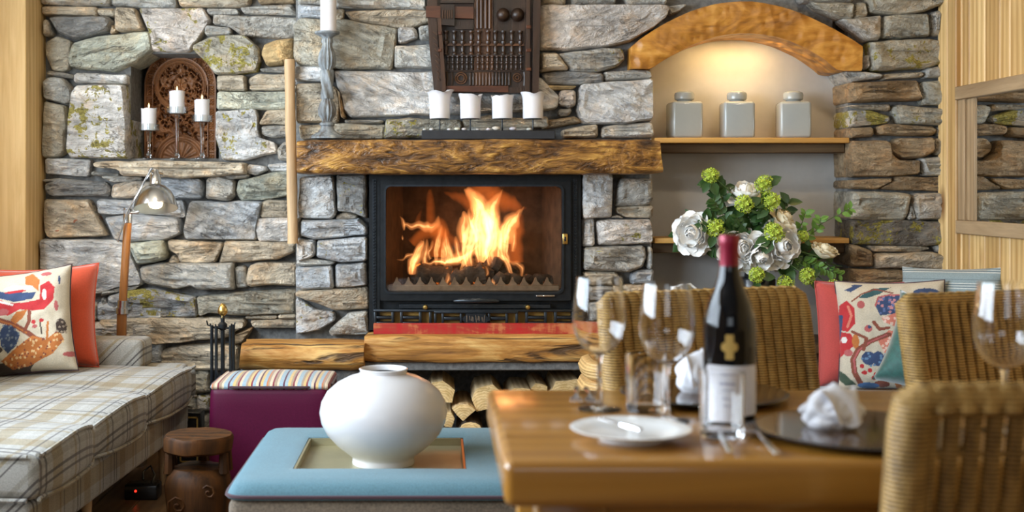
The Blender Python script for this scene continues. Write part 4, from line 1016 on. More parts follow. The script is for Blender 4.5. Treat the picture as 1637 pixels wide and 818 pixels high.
for y in (55, 82): dpart(MB().rbox(dx(700.5), dx(706), -.042, -.03, dz(y+2.5), dz(y-2.5), .002, 1), 'inlay', 'carved_red')
quad('bottom_rail', [(713,138),(812,138),(812,148),(713,147)], -.022, .0, 'carved_red'); quad('bottom_rail', [(812,140),(840,140),(840,149),(812,149)], -.018, .0, 'carved')
quad('block', [(681,12),(704,12),(704,31),(681,29)], -.040, .0, 'carved_red')
cb_ = quad('comb_block', [(704,9),(726,9),(726,43),(704,41)], -.034, .0, 'carved')
for k in range(5): dpart(MB().rbox(dx(707+k*3.6), dx(709+k*3.6), -.040, -.03, dz(32), dz(18), .001, 1), 'comb_tooth', 'carved_mid', cb_)
quad('block', [(727,12),(757,12),(757,31),(727,30)], -.022, .0, 'carved_red'); quad('block', [(727,33),(757,33),(757,48),(727,47)], -.014, .0, 'carved')
quad('block', [(704,-30),(757,-30),(757,6),(704,6)], -.02, .0, 'carved')
for c_ in (763.5, 769.5, 776.5, 783): dpart(MB().tube([(dx(c_), -.008, dz(46)), (dx(c_), -.008, dz(T_))], .0075, 8), 'column_reed', 'carved_mid', None, True)
for cx in (804, 827):
    dpart(MB().ball((dx(cx), -.006, dz(24)), 11*Yd/F, .032, 11*Yd/F, 14, 9), 'boss', 'carved', None, True)
def baluster(x, y0, y1, w, m):
    h = y1-y0; prof = [(w*.5,0),(w*.5,.06),(w*.28,.12),(w*.42,.25),(w*.22,.38),(w*.5,.46),(w*.5,.56),(w*.22,.62),(w*.40,.78),(w*.26,.88),(w*.5,.94),(w*.5,1)]
    mb = MB().lathe([(r*Yd/F, dz(y1)+t*(dz(y0)-dz(y1))) for r, t in prof], (dx(x), -.012, 0), 8); dpart(mb, 'baluster', m, None, True)
for k, x in enumerate((713, 726.5, 739.5, 753.5, 765.5, 780, 792, 804.5, 818, 831.5)): baluster(x, 50, 88, 8.5, 'carved_mid' if 3 <= k <= 5 else 'carved')
for k in range(16): baluster(716.5 + k*7.6 + (2 if k > 5 else 0), 90, 112, 5.2, 'carved_mid' if 6 <= k <= 9 else 'carved')
dpart(MB().rbox(dx(712), dx(838), -.016, 0, dz(74), dz(70), .001, 1), 'cross_bar', 'carved_mid'); dpart(MB().rbox(dx(712), dx(838), -.010, 0, dz(91), dz(87), .001, 1), 'cross_bar', 'carved')
def dring(px, py, r, t=.0035): return MB().loop([(dx(px)+r*Yd/F*math.cos(a), -.004, dz(py)+r*Yd/F*math.sin(a)) for a in [2*PI*k/16 for k in range(16)]], t, 5)
for px, py, r in ((827,124,6.5),(827,124,3),(737,125,9),(737,125,5.5)): dpart(dring(px, py, r), 'carved_ring', 'carved_mid', None, True)
for k in range(13):      # small standing figures carved along the foot
    x = 752 + k*5.2
    if x < 816: f_ = dpart(MB().lathe([(0, dz(137)), (2.2*Yd/F, dz(136)), (1.5*Yd/F, dz(129)), (2.4*Yd/F, dz(125)), (1.2*Yd/F, dz(121)), (1.8*Yd/F, dz(118)), (0, dz(115))], (dx(x), -.004, 0), 7), 'carved_figure', 'carved_mid' if 1 < k < 7 else 'carved', None, True)
for x in (714, 722, 838): dpart(MB().tube([(dx(x), -.003, dz(137)), (dx(x+1), -.006, dz(126)), (dx(x), -.003, dz(115))], .0045, 6), 'carved_scroll', 'carved', None, True)
dpart(MB().rbox(dx(712), dx(838), -.008, 0, dz(115), dz(112.5), .001, 1), 'cross_bar', 'carved')
for k in range(9): dpart(MB().tube([(dx(692+k*.9), -.032, dz(52+k*9)), (dx(699+k*.5), -.034, dz(58+k*9))], .003, 5), 'notch', 'carved_mid', None, True)
# ------------------------------------------------------------------ arched niche
cx0 = XW(1190, YA)
poly = [(XW(x, YA)-cx0, ZW(y, YA)-ZW(110, YA)) for x, y in arc_out + arc_in + [(1008, 110)]]
mb = MB(); nO, nI = len(arc_out), len(arc_in)
def arch_pts(lst, N):
    P = [Vector((XW(x, YA)-cx0, ZW(y, YA)-ZW(110, YA))) for x, y in lst]; L = [0]
    for a, b_ in zip(P, P[1:]): L.append(L[-1]+(b_-a).length)
    out = []
    for k in range(N+1):
        t = L[-1]*k/N; i = max(j for j in range(len(L)) if L[j] <= t+1e-9); i = min(i, len(P)-2); out.append(P[i].lerp(P[i+1], (t-L[i])/(L[i+1]-L[i])))
    return out
N_ = 40; po = arch_pts(arc_out, N_); pi_ = arch_pts([(1008, 110)] + arc_in[::-1] + [(1377, 113)], N_); K_ = 6
for yy in (0, 1):
    for k in range(N_+1):
        for j in range(K_+1):
            p = po[k].lerp(pi_[k], j/K_); y = (.006*nz(p.x*9, p.y*9, 2) + .004*nz(p.x*26, p.y*26, 5) - (.0 if 0 < j < K_ else -.008)) if yy == 0 else .25
            mb.v.append((p.x, y, p.y))
s2 = (N_+1)*(K_+1)
for k in range(N_):
    for j in range(K_):
        a = k*(K_+1)+j; mb.f += [(a, a+1, a+K_+2, a+K_+1), (s2+a, s2+a+K_+1, s2+a+K_+2, s2+a+1)]
    for j in (0, K_): a = k*(K_+1)+j; mb.f.append((a, a+K_+1, s2+a+K_+1, s2+a))
for k in (0, N_):
    for j in range(K_): a = k*(K_+1)+j; mb.f.append((a, a+1, s2+a+1, s2+a))
o = mb.build('arch_beam', M['arch'], None, True, (0,0,0), 45); o.location = (cx0, YA-.01, ZW(110, YA)); tag(o, 'curved orange-brown adzed timber arch over the plastered niche', 'arch')
def shelf(py0, py1, py2, label, xl=1046, xr=1357):
    z1, z0, z2 = ZW(py0, 5.06), ZW(py1, 5.06), ZW(py2, 5.10)
    x0, x1 = XW(xl, YB), nx1 - .010
    t = thing('niche_shelf', label, 'shelf', ((x0+x1)/2, 5.14, z2), 0, 'niche shelves'); L = t.location
    MB().rbox(x0, x1, 5.045, YN, z0, z1, .003, 2).build('board', M['shelf'], t, True, L)
    MB().rbox(x0, x1, 5.10, YN, z2, z0, .003, 1).build('rail', M['shelf_dark'], t, True, L); return z1
zs1 = shelf(220, 228.5, 244, 'pine shelf under the three grey jars'); shelf(380, 388.5, 404, 'pine shelf behind the white roses')
def jar(px, Y, rz, label):
    t = thing('lidded_jar', label, 'jar', (XW(px, Y), Y, zs1), rz, 'grey jars in the niche'); h = 58*Y/F; w = 24.5*Y/F
    MB().rbox(-w, w, -w, w, 0, h, .014, 4).build('body', M['jar'], t)
    MB().lathe([(.034, h-.006), (.036, h), (.030, h+.006), (.028, h+.012)], (0,0,0), 24).build('neck', M['jar'], t)
    MB().lathe([(0, h+.008), (.036, h+.008), (.041, h+.013), (.042, h+.030), (.038, h+.040), (.024, h+.046), (0, h+.048)], (0,0,0), 28).build('lid', M['jar'], t)
jar(1094, 5.145, R(3), 'square grey lidded jar, leftmost on the niche shelf'); jar(1178, 5.145, R(-3), 'square grey lidded jar, middle of the niche shelf'); jar(1268, 5.145, R(-6), 'square grey lidded jar, rightmost on the niche shelf')
# small downlight under the arch crown
dl = thing('niche_downlight', 'small warm downlight hidden under the arch crown', 'lamp', (XW(1150, 5.14), 5.14, ZW(48, 5.05)-.02))
MB().lathe([(0, .02), (.03, .02), (.03, 0), (.024, 0), (.024, .006), (0, .006)], (0,0,0), 20).build('ring', M['chrome'], dl)
MB().lathe([(0, .003), (.022, .003), (.022, .005), (0, .005)], (0,0,0), 20).build('lens', M['bulb'], dl)
area_light('niche_strip', (XW(1170, 5.12), 5.12, ZW(50, 5.05)-.035), (R(12), 0, 0), .50, .05, 2.7, (1.0, .66, .28))
# ledge with vase and jug
lg = thing('niche_ledge', 'dark wooden ledge at the foot of the plastered niche', 'ledge', ((nx0+nx1)/2, 5.0, nz0-.035)); L = lg.location
MB().rbox(nx0-.02, nx1-.004, 4.89, YN, nz0-.035, nz0, .004, 2).build('board', M['shelf_dark'], lg, True, L)
for x in (nx0+.12, nx1-.14): MB().add([(x+s_*.025, y_, z_) for s_ in (-1, 1) for y_, z_ in ((4.92, nz0-.035), (YB-.012, nz0-.035), (YB-.012, nz0-.20), (5.0, nz0-.17), (4.94, nz0-.09))], [(0,1,2,3,4), (9,8,7,6,5), (0,5,6,1), (1,6,7,2), (2,7,8,3), (3,8,9,4), (4,9,5,0)]).build('bracket', M['shelf_dark'], lg, False, L)
YV = 4.97
fv = XW(1209, YV); kf = YV/F
fvh = ZW(430, YV) - nz0
o = MB().lathe([(0, 0), (24*kf, 0), (28*kf, .01), (30*kf, .06), (30*kf, fvh-16*kf), (28*kf, fvh-13*kf), (19*kf, fvh-12*kf), (18*kf, fvh-5*kf), (20*kf, fvh), (18.5*kf, fvh), (16.5*kf, fvh-5*kf), (16*kf, fvh-14*kf), (0, fvh-16*kf)], (fv, YV, nz0), 32).build('flower_vase', M['blackvase'], None, True, (fv, YV, nz0), 50)
tag(o, 'glossy black vase holding the rose arrangement', 'vase')
jx = XW(1084, 5.0); jt = thing('jug', 'small white jug with a loop handle behind the wicker chair', 'jug', (jx, 5.0, nz0)); jh = ZW(457, 5.0) - nz0
MB().lathe([(0, 0), (.035, 0), (.048, .03), (.050, jh*.45), (.034, jh*.8), (.022, jh*.9), (.020, jh), (.017, jh), (.018, jh*.9), (0, jh*.85)], (0,0,0), 24).build('body', M['porcelain'], jt)
MB().tube([(.018, 0, jh*.92), (.03, 0, jh*1.01), (.05, 0, jh*1.03), (.072, 0, jh*.96), (.078, 0, jh*.75), (.048, 0, jh*.5)], .006, 8).build('handle', M['porcelain'], jt)

# ------------------------------------------------------------------ rose arrangement
mouth = Vector((fv, YV, nz0+fvh-.006))
def petal_mesh(name, w, h, out, tip, mat):
    """one rose petal: rises from its base, bellies outwards by `out` and bends by `tip` at the rim (minus = inwards)"""
    mb = MB(); A, B_ = 8, 6
    for i in range(B_+1):
        t = i/B_
        for j in range(A+1):
            s = -1 + 2*j/A; wd = w*(.22 + .78*math.sin(PI*min(.62, .06+.60*t)))*(1 - .30*max(0, t-.72)/.28*abs(s)**2)
            x = out*math.sin(PI*t*.62) + tip*max(0, t-.55)**1.6*2.2 - .50*w*s*s*(.4+.6*t)
            mb.v.append((x + .05*w*math.sin(s*6+2*t)*t, s*wd, t*h*(1-.10*s*s) + .03*h*math.sin(s*9)*t))
    for i in range(B_):
        for j in range(A): a = i*(A+1)+j; mb.f.append((a, a+1, a+A+2, a+A+1))
    return mb.build(name, mat, None, True, (0,0,0), 80)
PM = {}
for key, mt in (('w', M['petal']), ('c', M['petal_cream'])): PM[key] = [petal_mesh('petal', .52, .80, .34, .30, mt), petal_mesh('petal', .44, .82, .26, -.05, mt), petal_mesh('petal', .34, .80, .16, -.30, mt)]
for k_2 in PM:
    for o_ in PM[k_2]: COL.objects.unlink(o_)
def leaf_mesh(mat, w=.34):
    mb = MB(); rows = [(0, .02), (.22, .75), (.5, 1.0), (.78, .62), (1, .02)]
    for t, ww in rows: mb.v += [(t, -w*ww, .10*ww-.18*t*t), (t, 0, -.18*t*t), (t, w*ww, .10*ww-.18*t*t)]
    for i in range(4): a = i*3; mb.f += [(a, a+1, a+4, a+3), (a+1, a+2, a+5, a+4)]
    o = mb.build('leaf', mat, None, True, (0,0,0), 80); COL.objects.unlink(o); return o
LM = [leaf_mesh(M['leaf']), leaf_mesh(M['leaf2'], .30)]
def place(o, parent, name, loc, dirx, up, scale):
    x = Vector(dirx).normalized(); u = Vector(up); y = u.cross(x)
    if y.length < 1e-4: y = x.orthogonal()
    y.normalize(); z = x.cross(y)
    m = Matrix((x, y, z)).transposed().to_4x4(); m = Matrix.Translation(loc) @ m @ Matrix.Scale(scale, 4)
    c = o.copy(); c.name = name; COL.objects.link(c); c.parent = parent; c.matrix_local = m; return c
def stem_path(end, side=0):
    e = end - mouth; mid = Vector((e.x*.45, e.y*.4 - .01, e.z*.6 + .05 if e.z > 0 else .05)); return [Vector((0,0,-.05)), Vector((0,0,0)) + Vector((e.x*.08, e.y*.1, .02)), mid, e]
rl = random.Random(12)
def rose(px, py, rpx, axis, label, key='w', dY=0.0, open_=1.0):
    c = W(px, py, YV-.06+dY); r = rpx*1.34*kf; ax = Vector(axis).normalized()
    root = thing('rose', label, 'flower', mouth, 0, 'roses in the black vase')
    base = c - ax*r*.45
    MB().tube([tuple(p) for p in catmull([tuple(p) for p in stem_path(base)], 3)], .0028, 6).build('stem', M['green_stem'], root)
    z = ax; x = z.orthogonal().normalized(); y = z.cross(x); rot = Matrix((x, y, z)).transposed().to_4x4()
    bl_ = MB().ball((0, 0, r*.40), r*.16, r*.16, r*.40, 10, 7).build('bloom', PM[key][0].data.materials[0], root)
    bl_.matrix_local = Matrix.Translation(base - mouth) @ rot
    for ring, (n, tilt, pm, s, lift, d0) in enumerate([(3, -4, 2, .80, .20, .00), (4, 4, 2, .90, .16, .03), (5, 13, 2, .98, .11, .06), (6, 23, 1, 1.0, .07, .09), (7, 35, 1, 1.0, .04, .12), (8, 50*open_, 0, .98, .02, .15), (8, 66*open_, 0, .98, .0, .17)]):
        for k in range(n):
            a = 2*PI*(k+rl.uniform(-.12, .12))/n + ring*.7; d = d0*r
            m = Matrix.Rotation(a, 4, 'Z') @ Matrix.Translation((d, 0, r*lift)) @ Matrix.Rotation(R(tilt+rl.uniform(-7, 7)), 4, 'Y') @ Matrix.Scale(r*s*rl.uniform(.94, 1.06), 4)
            q = PM[key][pm].copy(); q.name = 'petal'; COL.objects.link(q); q.parent = bl_; q.matrix_local = m
    for k in range(5):
        a = rl.uniform(0, 2*PI); d = x*math.cos(a)+y*math.sin(a)-z*.2
        place(LM[0], root, 'leaf', base - mouth - ax*.004 + d*r*.3, d, -z + Vector((0, -.3, .6)), r*rl.uniform(.9, 1.25))
rose(1107, 372, 26, (-.55, -1, .1), 'large white rose furthest left in the arrangement')
rose(1192, 306, 23, (-.05, -.45, 1), 'white rose facing up at the top of the arrangement', 'w', .03)
rose(1184, 396, 27, (.1, -1, .05), 'white rose half hidden behind the bottle neck', 'w', -.02)
rose(1216, 410, 25, (.05, -1, -.35), 'white rose hanging lowest over the vase rim', 'w', -.035)
rose(1250, 392, 29, (.25, -1, .0), 'largest white rose right of the vase centre', 'w', -.03)
rose(1254, 350, 20, (.6, -.4, .6), 'cream rose tucked behind the largest white one', 'c', .03)
rose(1318, 401, 19, (.25, -.35, 1), 'cream rosebud seen from the side at the right of the arrangement', 'c', -.02, .35)
def floret_mesh(r, sd):
    mb = MB(); rr = random.Random(sd); N = 34
    for i in range(N):
        z = 1-2*(i+.5)/N; a = i*2.39996; q = math.sqrt(1-z*z); d = Vector((q*math.cos(a), q*math.sin(a), z)); c = d*r*rr.uniform(.70, 1.02); u = d.orthogonal().normalized(); v = d.cross(u); t0 = rr.uniform(0, 1)
        s = r*rr.uniform(.28, .40); o = len(mb.v); mb.v.append(tuple(c - d*r*.08))
        for k in range(5):
            for e, dd in ((-.5, .8), (0, 1.15), (.5, .8)):
                aa = 2*PI*(k+t0)/5 + e*.8; mb.v.append(tuple(c + (u*math.cos(aa)+v*math.sin(aa))*s*dd + d*s*.25))
            b0 = o+1+k*3; mb.f += [(o, b0, b0+1), (o, b0+1, b0+2)]
    mb.ball((0,0,0), r*.55, n=8, m=6); return mb
def viburnum(px, py, rpx, label, dY=0.0, leaves=2):
    c = W(px, py, YV-.07+dY); r = rpx*kf; root = thing('viburnum_bloom', label, 'flower', mouth, 0, 'green snowball blooms in the black vase')
    MB().tube([tuple(p) for p in catmull([tuple(p) for p in stem_path(c)], 3)], .0022, 6).build('stem', M['green_stem'], root)
    f = floret_mesh(r, int(px)).build('florets', M['floret'], root, False); f.location = c - mouth; f['kind'] = 'stuff'
    for k in range(leaves):
        a = rl.uniform(0, 2*PI); d = Vector((math.cos(a), -.2, math.sin(a)*.7)); place(LM[0], root, 'leaf', c - mouth + d*r*.5 + Vector((0,.012,-r*.4)), d, (0, -1, .5), r*rl.uniform(1.5, 2.0))
for a in [(1136,280,13,'green snowball bloom highest in the arrangement'),(1221,294,14,'green snowball bloom right of the upward-facing rose'),(1190,326,14,'green snowball bloom just below the upward-facing rose',-.02),(1233,321,15,'green snowball bloom under the right-hand top bloom',-.02),(1143,364,14,'green snowball bloom beside the leftmost rose',-.02),(1238,371,15,'green snowball bloom resting on the largest rose',-.055),(1283,377,9,'small green snowball bloom between largest rose and rosebud'),(1290,441,13,'green snowball bloom under the cream rosebud',-.02),(1256,453,13,'green snowball bloom hanging between vase and red cushion',-.02),(1210,438,13,'green snowball bloom at the vase rim',-.04),(1331,459,12,'green snowball bloom touching the red cushion top',-.02)]:
    viburnum(*a[:4], *(a[4:] or (0.0,)))
def sprig(path_px, n, label, lm=0, size=.052, spread=1.0):
    n = int(n*1.5)
    if lm == 1: size = .036
    root = thing('leafy_sprig', label, 'foliage', mouth, 0, 'leafy sprigs in the black vase')
    pts = [Vector((0,0,-.05))] + [W(x, y, YV-.02+dy) - mouth for x, y, dy in path_px]
    sm = catmull([tuple(p) for p in pts], 5); MB().tube(sm, .0018, 5).build('stem', M['green_stem'], root)
    L = len(sm)
    for k in range(n):
        i = int(L*(.35 + .64*k/max(1, n-1))); i = min(i, L-2); p = Vector(sm[i]); t = (Vector(sm[i+1])-p).normalized(); sd = (-1)**k
        sv = Vector((t.z, 0, -t.x))*sd + Vector((0, rl.uniform(-.9, .2), rl.uniform(-.3, .3))); d = t*.6 + sv*.9*spread
        place(LM[lm], root, 'leaf', p, d, (rl.uniform(-.4, .4), -1, rl.uniform(.0, .9)), size*rl.uniform(.75, 1.2))
SP = [([(1190,400,.02),(1165,340,.0),(1145,300,-.02),(1134,288,-.02)],16,'dark leafy sprig rising to the highest green bloom'),([(1195,400,.03),(1180,350,.02),(1168,312,.02)],14,'dark leafy sprig left of the upward-facing rose'),([(1180,400,0),(1150,370,-.02),(1125,350,-.03)],14,'dark leafy sprig spreading above the leftmost rose'),
 ([(1200,400,.02),(1200,360,-.02),(1195,340,-.03)],14,'dark leafy sprig in the centre of the arrangement'),([(1215,400,.03),(1215,350,.0),(1218,325,-.01)],12,'dark leafy sprig between the two upper right blooms'),([(1230,400,.03),(1250,350,.03),(1262,322,.02)],10,'dark leafy sprig behind the cream rose'),
 ([(1205,395,.0),(1180,375,-.045),(1165,365,-.05)],14,'dense dark sprig above the half-hidden rose'),([(1235,425,-.02),(1252,422,-.03),(1268,430,-.03)],8,'short dark sprig under the largest rose'),([(1260,410,-.01),(1290,420,-.03),(1320,430,-.04),(1345,440,-.03)],16,'leafy sprig trailing right below the rosebud',1),
 ([(1250,400,.0),(1285,400,-.01),(1300,412,-.01)],10,'leafy sprig leading to the cream rosebud'),([(1260,390,.02),(1300,365,.0),(1340,343,-.02),(1360,333,-.02)],9,'thin bright sprig reaching furthest right over the stones',1),([(1255,395,.02),(1278,365,.0),(1288,338,-.01)],8,'thin bright sprig standing in front of the niche wall',1),([(1290,380,.0),(1308,365,-.01),(1312,348,-.02)],6,'small bright sprig tip beside the tall thin one',1)]
SP += [([(1195,405,.0),(1160,350,-.03),(1140,318,-.04)],14,'small-leaved sprig crossing the left of the arrangement',0,.040),([(1200,405,-.01),(1185,365,-.05),(1178,345,-.06)],12,'small-leaved sprig at the front of the arrangement',0,.038),([(1195,400,.0),(1165,375,-.04),(1135,345,-.03)],12,'small-leaved sprig above the left snowball bloom',0,.040),([(1215,405,.0),(1225,360,-.03),(1215,345,-.05)],12,'small-leaved sprig between the centre blooms',0,.040),([(1190,400,.03),(1150,330,.02),(1160,296,.02)],12,'leafy sprig behind the highest green bloom',0,.046)]
for a in SP: sprig(*a)

# ------------------------------------------------------------------ candle niche
Yp2 = 5.44; pw = 57*Yp2/F; ph = ZW(82, Yp2) - ZW(258, 5.2)
pc = (XW(290, Yp2)); z0p = ZW(253, 5.14) 
cp = thing('carved_arch_panel', 'reddish carved wooden arch panel inside the stone niche', 'wall carving', (pc, Yp2, z0p))
PH = ZW(80, Yp2) - z0p
NX, NZ = 100, 150; mb = MB(); hh = np.zeros((NZ+1, NX+1)); us = np.linspace(-1, 1, NX+1); vs = np.linspace(0, 1, NZ+1); U, V = np.meshgrid(us, vs)
asp = PH/pw
zc_ = 1 - 1.0/asp
cyl = V*asp; zc = asp - 1.0
rr = np.sqrt(U**2 + np.maximum(0, cyl-zc)**2)
h = np.full_like(U, .010)
border = rr > .74
h = np.where(border, .018, h)
ang = np.where(cyl > zc, np.arctan2(cyl-zc, U), 0); cell = np.where(cyl > zc, ang/PI*9, np.where(True, (zc-cyl)*3.2, 0)); fr = np.abs((cell % 1)-.5)
h = np.where(border & (fr > .44), .024, h); h = np.where((rr > .95) | ((rr > .74) & (rr < .79)), .026, h)
h = np.where(border & (fr < .36) & (rr > .82) & (rr < .92), .018 + .006*np.cos(fr*28)*np.cos((rr-.87)*70), h)
def swirl(a, s, ph):
    return np.vectorize(lambda x, y: nz(x*s+ph, y*s, ph))(U, cyl)
sw = swirl(0, 5.5, 3.3); sw2 = swirl(0, 9.0, 7.7); rc = np.sqrt(U**2 + (cyl-zc)**2)
inner = rr <= .74
tang = .022 - .05*np.abs(sw) ; tang = np.maximum(tang, .020 - .05*np.abs(sw2))
h = np.where(inner, np.where(tang > .010, tang, -.012), h)
h = np.where(inner & (rc < .74) & (rc > .60), .022 + .003*np.cos((rc-.67)*90), h)
lo = np.sqrt(U**2 + (cyl)**2); h = np.where(inner & (lo < .72), .018 + .005*np.cos(lo*45), h); h = np.where(inner & (lo < .50), .016 + .004*np.cos(np.arctan2(cyl, U)*14), h)
flower = np.sqrt(U**2 + (cyl-zc)**2); h = np.where(inner & (flower < .20), .024 + .004*np.cos(np.arctan2(cyl-zc, U)*8), h)
ok = rr <= 1.0
for j in range(NZ+1):
    for i in range(NX+1):
        u = U[j, i]; v = cyl[j, i]
        if not ok[j, i] and v > zc: q = 1/rr[j, i]; u *= q; v = zc + (v-zc)*q
        mb.v.append((u*pw, -h[j, i], v*pw))
for j in range(NZ):
    for i in range(NX): a = j*(NX+1)+i; mb.f.append((a, a+1, a+NX+2, a+NX+1))
mb.build('carving', M['teak'], cp, True, (0,0,0), 50)
bk = MB().prism([(pw*math.cos(t), pw*(zc+math.sin(t))) for t in [PI*k/24 for k in range(25)]] + [(-pw, 0), (pw, 0)], .0125, .03); bk.build('back_board', M['carved'], cp, False)
zl = ZW(253.5, 5.14)
def candle_stand(px, cup_py, label, clabel):
    Y = 5.19; t = thing('glass_candle_stand', label, 'candle holder', (XW(px, Y), Y, zl), 0, 'glass candle stands in the niche'); k = Y/F; hc = ZW(cup_py, Y) - zl
    MB().lathe([(0, 0), (22*k, 0), (22*k, .002), (12*k, .006), (4*k, .012), (2.6*k, .03), (2.4*k, hc*.6), (4*k, hc-.004), (4.5*k, hc)], (0,0,0), 24).build('stem', M['glass'], t)
    MB().lathe([(0, hc), (14*k, hc), (17*k, hc+.006), (17*k, hc+.032), (16*k, hc+.032), (15.8*k, hc+.008), (12*k, hc+.004), (0, hc+.004)], (0,0,0), 28).build('cup', M['thin_glass'], t)
    pillar_candle(px, Y, zl+hc+.0045, 11.8*k, 35*k, clabel, 'small candles in the niche', .004, True, .05, int(px))
candle_stand(238, 210, 'shortest glass candle stand, left in the niche', 'lit white candle on the shortest glass stand')
candle_stand(283, 183, 'tallest glass candle stand, middle of the niche', 'lit white candle on the tallest glass stand')
candle_stand(323, 196, 'medium glass candle stand, right in the niche', 'lit white candle on the medium glass stand')
# bare pole hung on the wall edge
Yq = 4.985; pp = [W(463, 95, Yq), W(464, 180, Yq), W(466.5, 280, Yq), W(468, 389, Yq)]
t = thing('wooden_pole', 'bare peeled wooden pole hanging beside the mantel', 'pole', W(469, 389, Yq)); L = t.location
MB().tube(catmull([tuple(p) for p in pp], 5), [.0215+.001*math.sin(i*1.3) for i in range(16)], 12).build('shaft', M['pole'], t, True, L)
MB().tube([W(464, 110, Yq), W(464, 110, YL+.04)], .005, 6).build('peg', M['black_iron'], t, True, L)
# ------------------------------------------------------------------ mirror on the right wall
my0, my1 = 4.22, XR*F/(1545-VX)
tz1 = lambda Y: None
mzt, mzb = ZW(137, my1*.99), ZW(374, my1*.985)
XM = XR - .030
t = thing('wall_mirror', 'wood-framed mirror on the pine wall reflecting the stones', 'mirror', (XM, (my0+my1)/2, mzb)); L = t.location
fw = .085
MB().rbox(XM-.012, XR-.010, my0, my1+.012, mzt-fw*.62, mzt, .003, 1).build('top_rail', M['oldwood_y'], t, True, L)
MB().rbox(XM-.012, XR-.010, my0, my1+.006, mzb, mzb+fw*.62, .003, 1).build('bottom_rail', M['oldwood_y'], t, True, L)
MB().rbox(XM-.006, XR-.010, my1-.062, my1, mzb+fw*.62, mzt-fw*.62, .003, 1).build('stile', M['oldwood_z'], t, True, L); MB().rbox(XM+.002, XR-.010, my1-.135, my1-.064, mzb+fw*.62, mzt-fw*.62, .003, 1).build('stile', M['oldwood_z'], t, True, L)
MB().rbox(XM-.006, XR-.010, my0, my0+.07, mzb+fw*.62, mzt-fw*.62, .003, 1).build('stile', M['oldwood_z'], t, True, L)
MB().box(XM+.008, XM+.012, my0+.05, my1-.13, mzb+.03, mzt-.03).build('mirror_glass', M['mirror'], t, False, L)

# ------------------------------------------------------------------ plaid day sofa
sa = math.atan2(.095, 1.59)
sofa = thing('sofa', 'plaid wool day sofa along the pine wall', 'sofa', (-1.045, 3.19, 0), -sa)
SL, SWd, zt, zb_ = 1.63, .78, .432, .305
seg = [0, .50, 1.03, SL]
def puff(y):
    for a, b_ in zip(seg, seg[1:]):
        if a <= y <= b_: u = (y-a)/(b_-a); return (math.sin(PI*min(1, max(0, u))))**.55
    return 0
def cushion_fn(c):
    x, y, z = c
    f = max(0, min(1, (x + SWd)/SWd)); fx = f**2.2
    p = puff(min(SL, max(0, y))); top = (z - zb_)/(zt-zb_)
    endf = 1 if .02 < y < SL-.02 else 0
    x2 = x + (.048*(p-.7))*fx*endf; z2 = z + (.046*(p-.75)*fx + .012*math.sin(PI*f))*max(0, top)*endf + .006*nz(x*5, y*5, 2) + (-.012*(p-.7)*fx*endf if top < .3 else 0)
    return (x2, y, z2)
MB().rbox(-SWd, 0, 0, SL, zb_, zt, .030, 3, 5, cushion_fn).build('seat_cushion', M['plaid'], sofa, True, (0,0,0), 70)
def edge_path(z, dx):
    P = []
    for k in range(41): y = .015 + (SL-.03)*k/40; c = cushion_fn((dx, y, z)); P.append(c)
    return P
MB().tube(edge_path(zt-.004, -.008), .006, 6).build('piping', M['plaid'], sofa); MB().tube(edge_path(zb_+.006, -.004), .006, 6).build('piping', M['plaid'], sofa)
MB().tube([(-SWd+.03, -.001, zt-.006), (-.03, -.001, zt-.006)], .006, 6).build('piping', M['plaid'], sofa); MB().tube([(-SWd+.03, -.001, zb_+.006), (-.03, -.001, zb_+.006)], .006, 6).build('piping', M['plaid'], sofa)
MB().rbox(-SWd, -.030, .02, SL-.02, .175, zb_-.002, .022, 3).build('base', M['plaid'], sofa)
MB().rbox(-SWd, -.195, SL-.10, SL+.06, zt-.01, .540, .025, 3).build('armrest', M['plaid'], sofa)
MB().rbox(-SWd, -.05, SL-.02, SL+.06, .185, zt, .02, 3).build('end_panel', M['plaid'], sofa)
for y in (.62, 1.45):
    for x in (-.09, -.68): MB().lathe([(.011, 0), (.018, .18)], (x, y, 0), 12).build('leg', M['pole'], sofa)

def cushion_mesh(w, h, t, N=28, pinch=.07, printfn=None, seed=0, full=.5):
    """a pillow standing in the local XZ plane, front towards -Y, base at z=0"""
    mb = MB(); cols = []
    for side in (-1, 1):
        for j in range(N+1):
            v = -1 + 2*j/N
            for i in range(N+1):
                u = -1 + 2*i/N
                th = (max(0, (1-u**4)*(1-v**4)))**full
                x = u*w/2*(1 - pinch*(1-v*v)*abs(u)); z = v*h/2*(1 - pinch*(1-u*u)*abs(v))
                wr = .006*nz(u*3+seed, v*3, seed)*(1-th) + .004*nz(u*6, v*6+seed, 1)
                mb.v.append((x, side*t/2*th + (wr if side < 0 else -wr)*min(1, th*3), z + h/2))
    S2 = (N+1)**2
    for side in (0, 1):
        for j in range(N):
            for i in range(N):
                a = side*S2 + j*(N+1)+i; q = (a, a+1, a+N+2, a+N+1); mb.f.append(q if side == 0 else q[::-1])
    rim = [(u, -1) for u in np.linspace(-1, 1, 17)[:-1]] + [(1, v) for v in np.linspace(-1, 1, 17)[:-1]] + [(u, 1) for u in np.linspace(1, -1, 17)[:-1]] + [(-1, v) for v in np.linspace(1, -1, 17)[:-1]]
    rimp = [(u*w/2*(1 - pinch*(1-v*v)*abs(u)), 0, v*h/2*(1 - pinch*(1-u*u)*abs(v)) + h/2) for u, v in rim]
    return mb, rimp
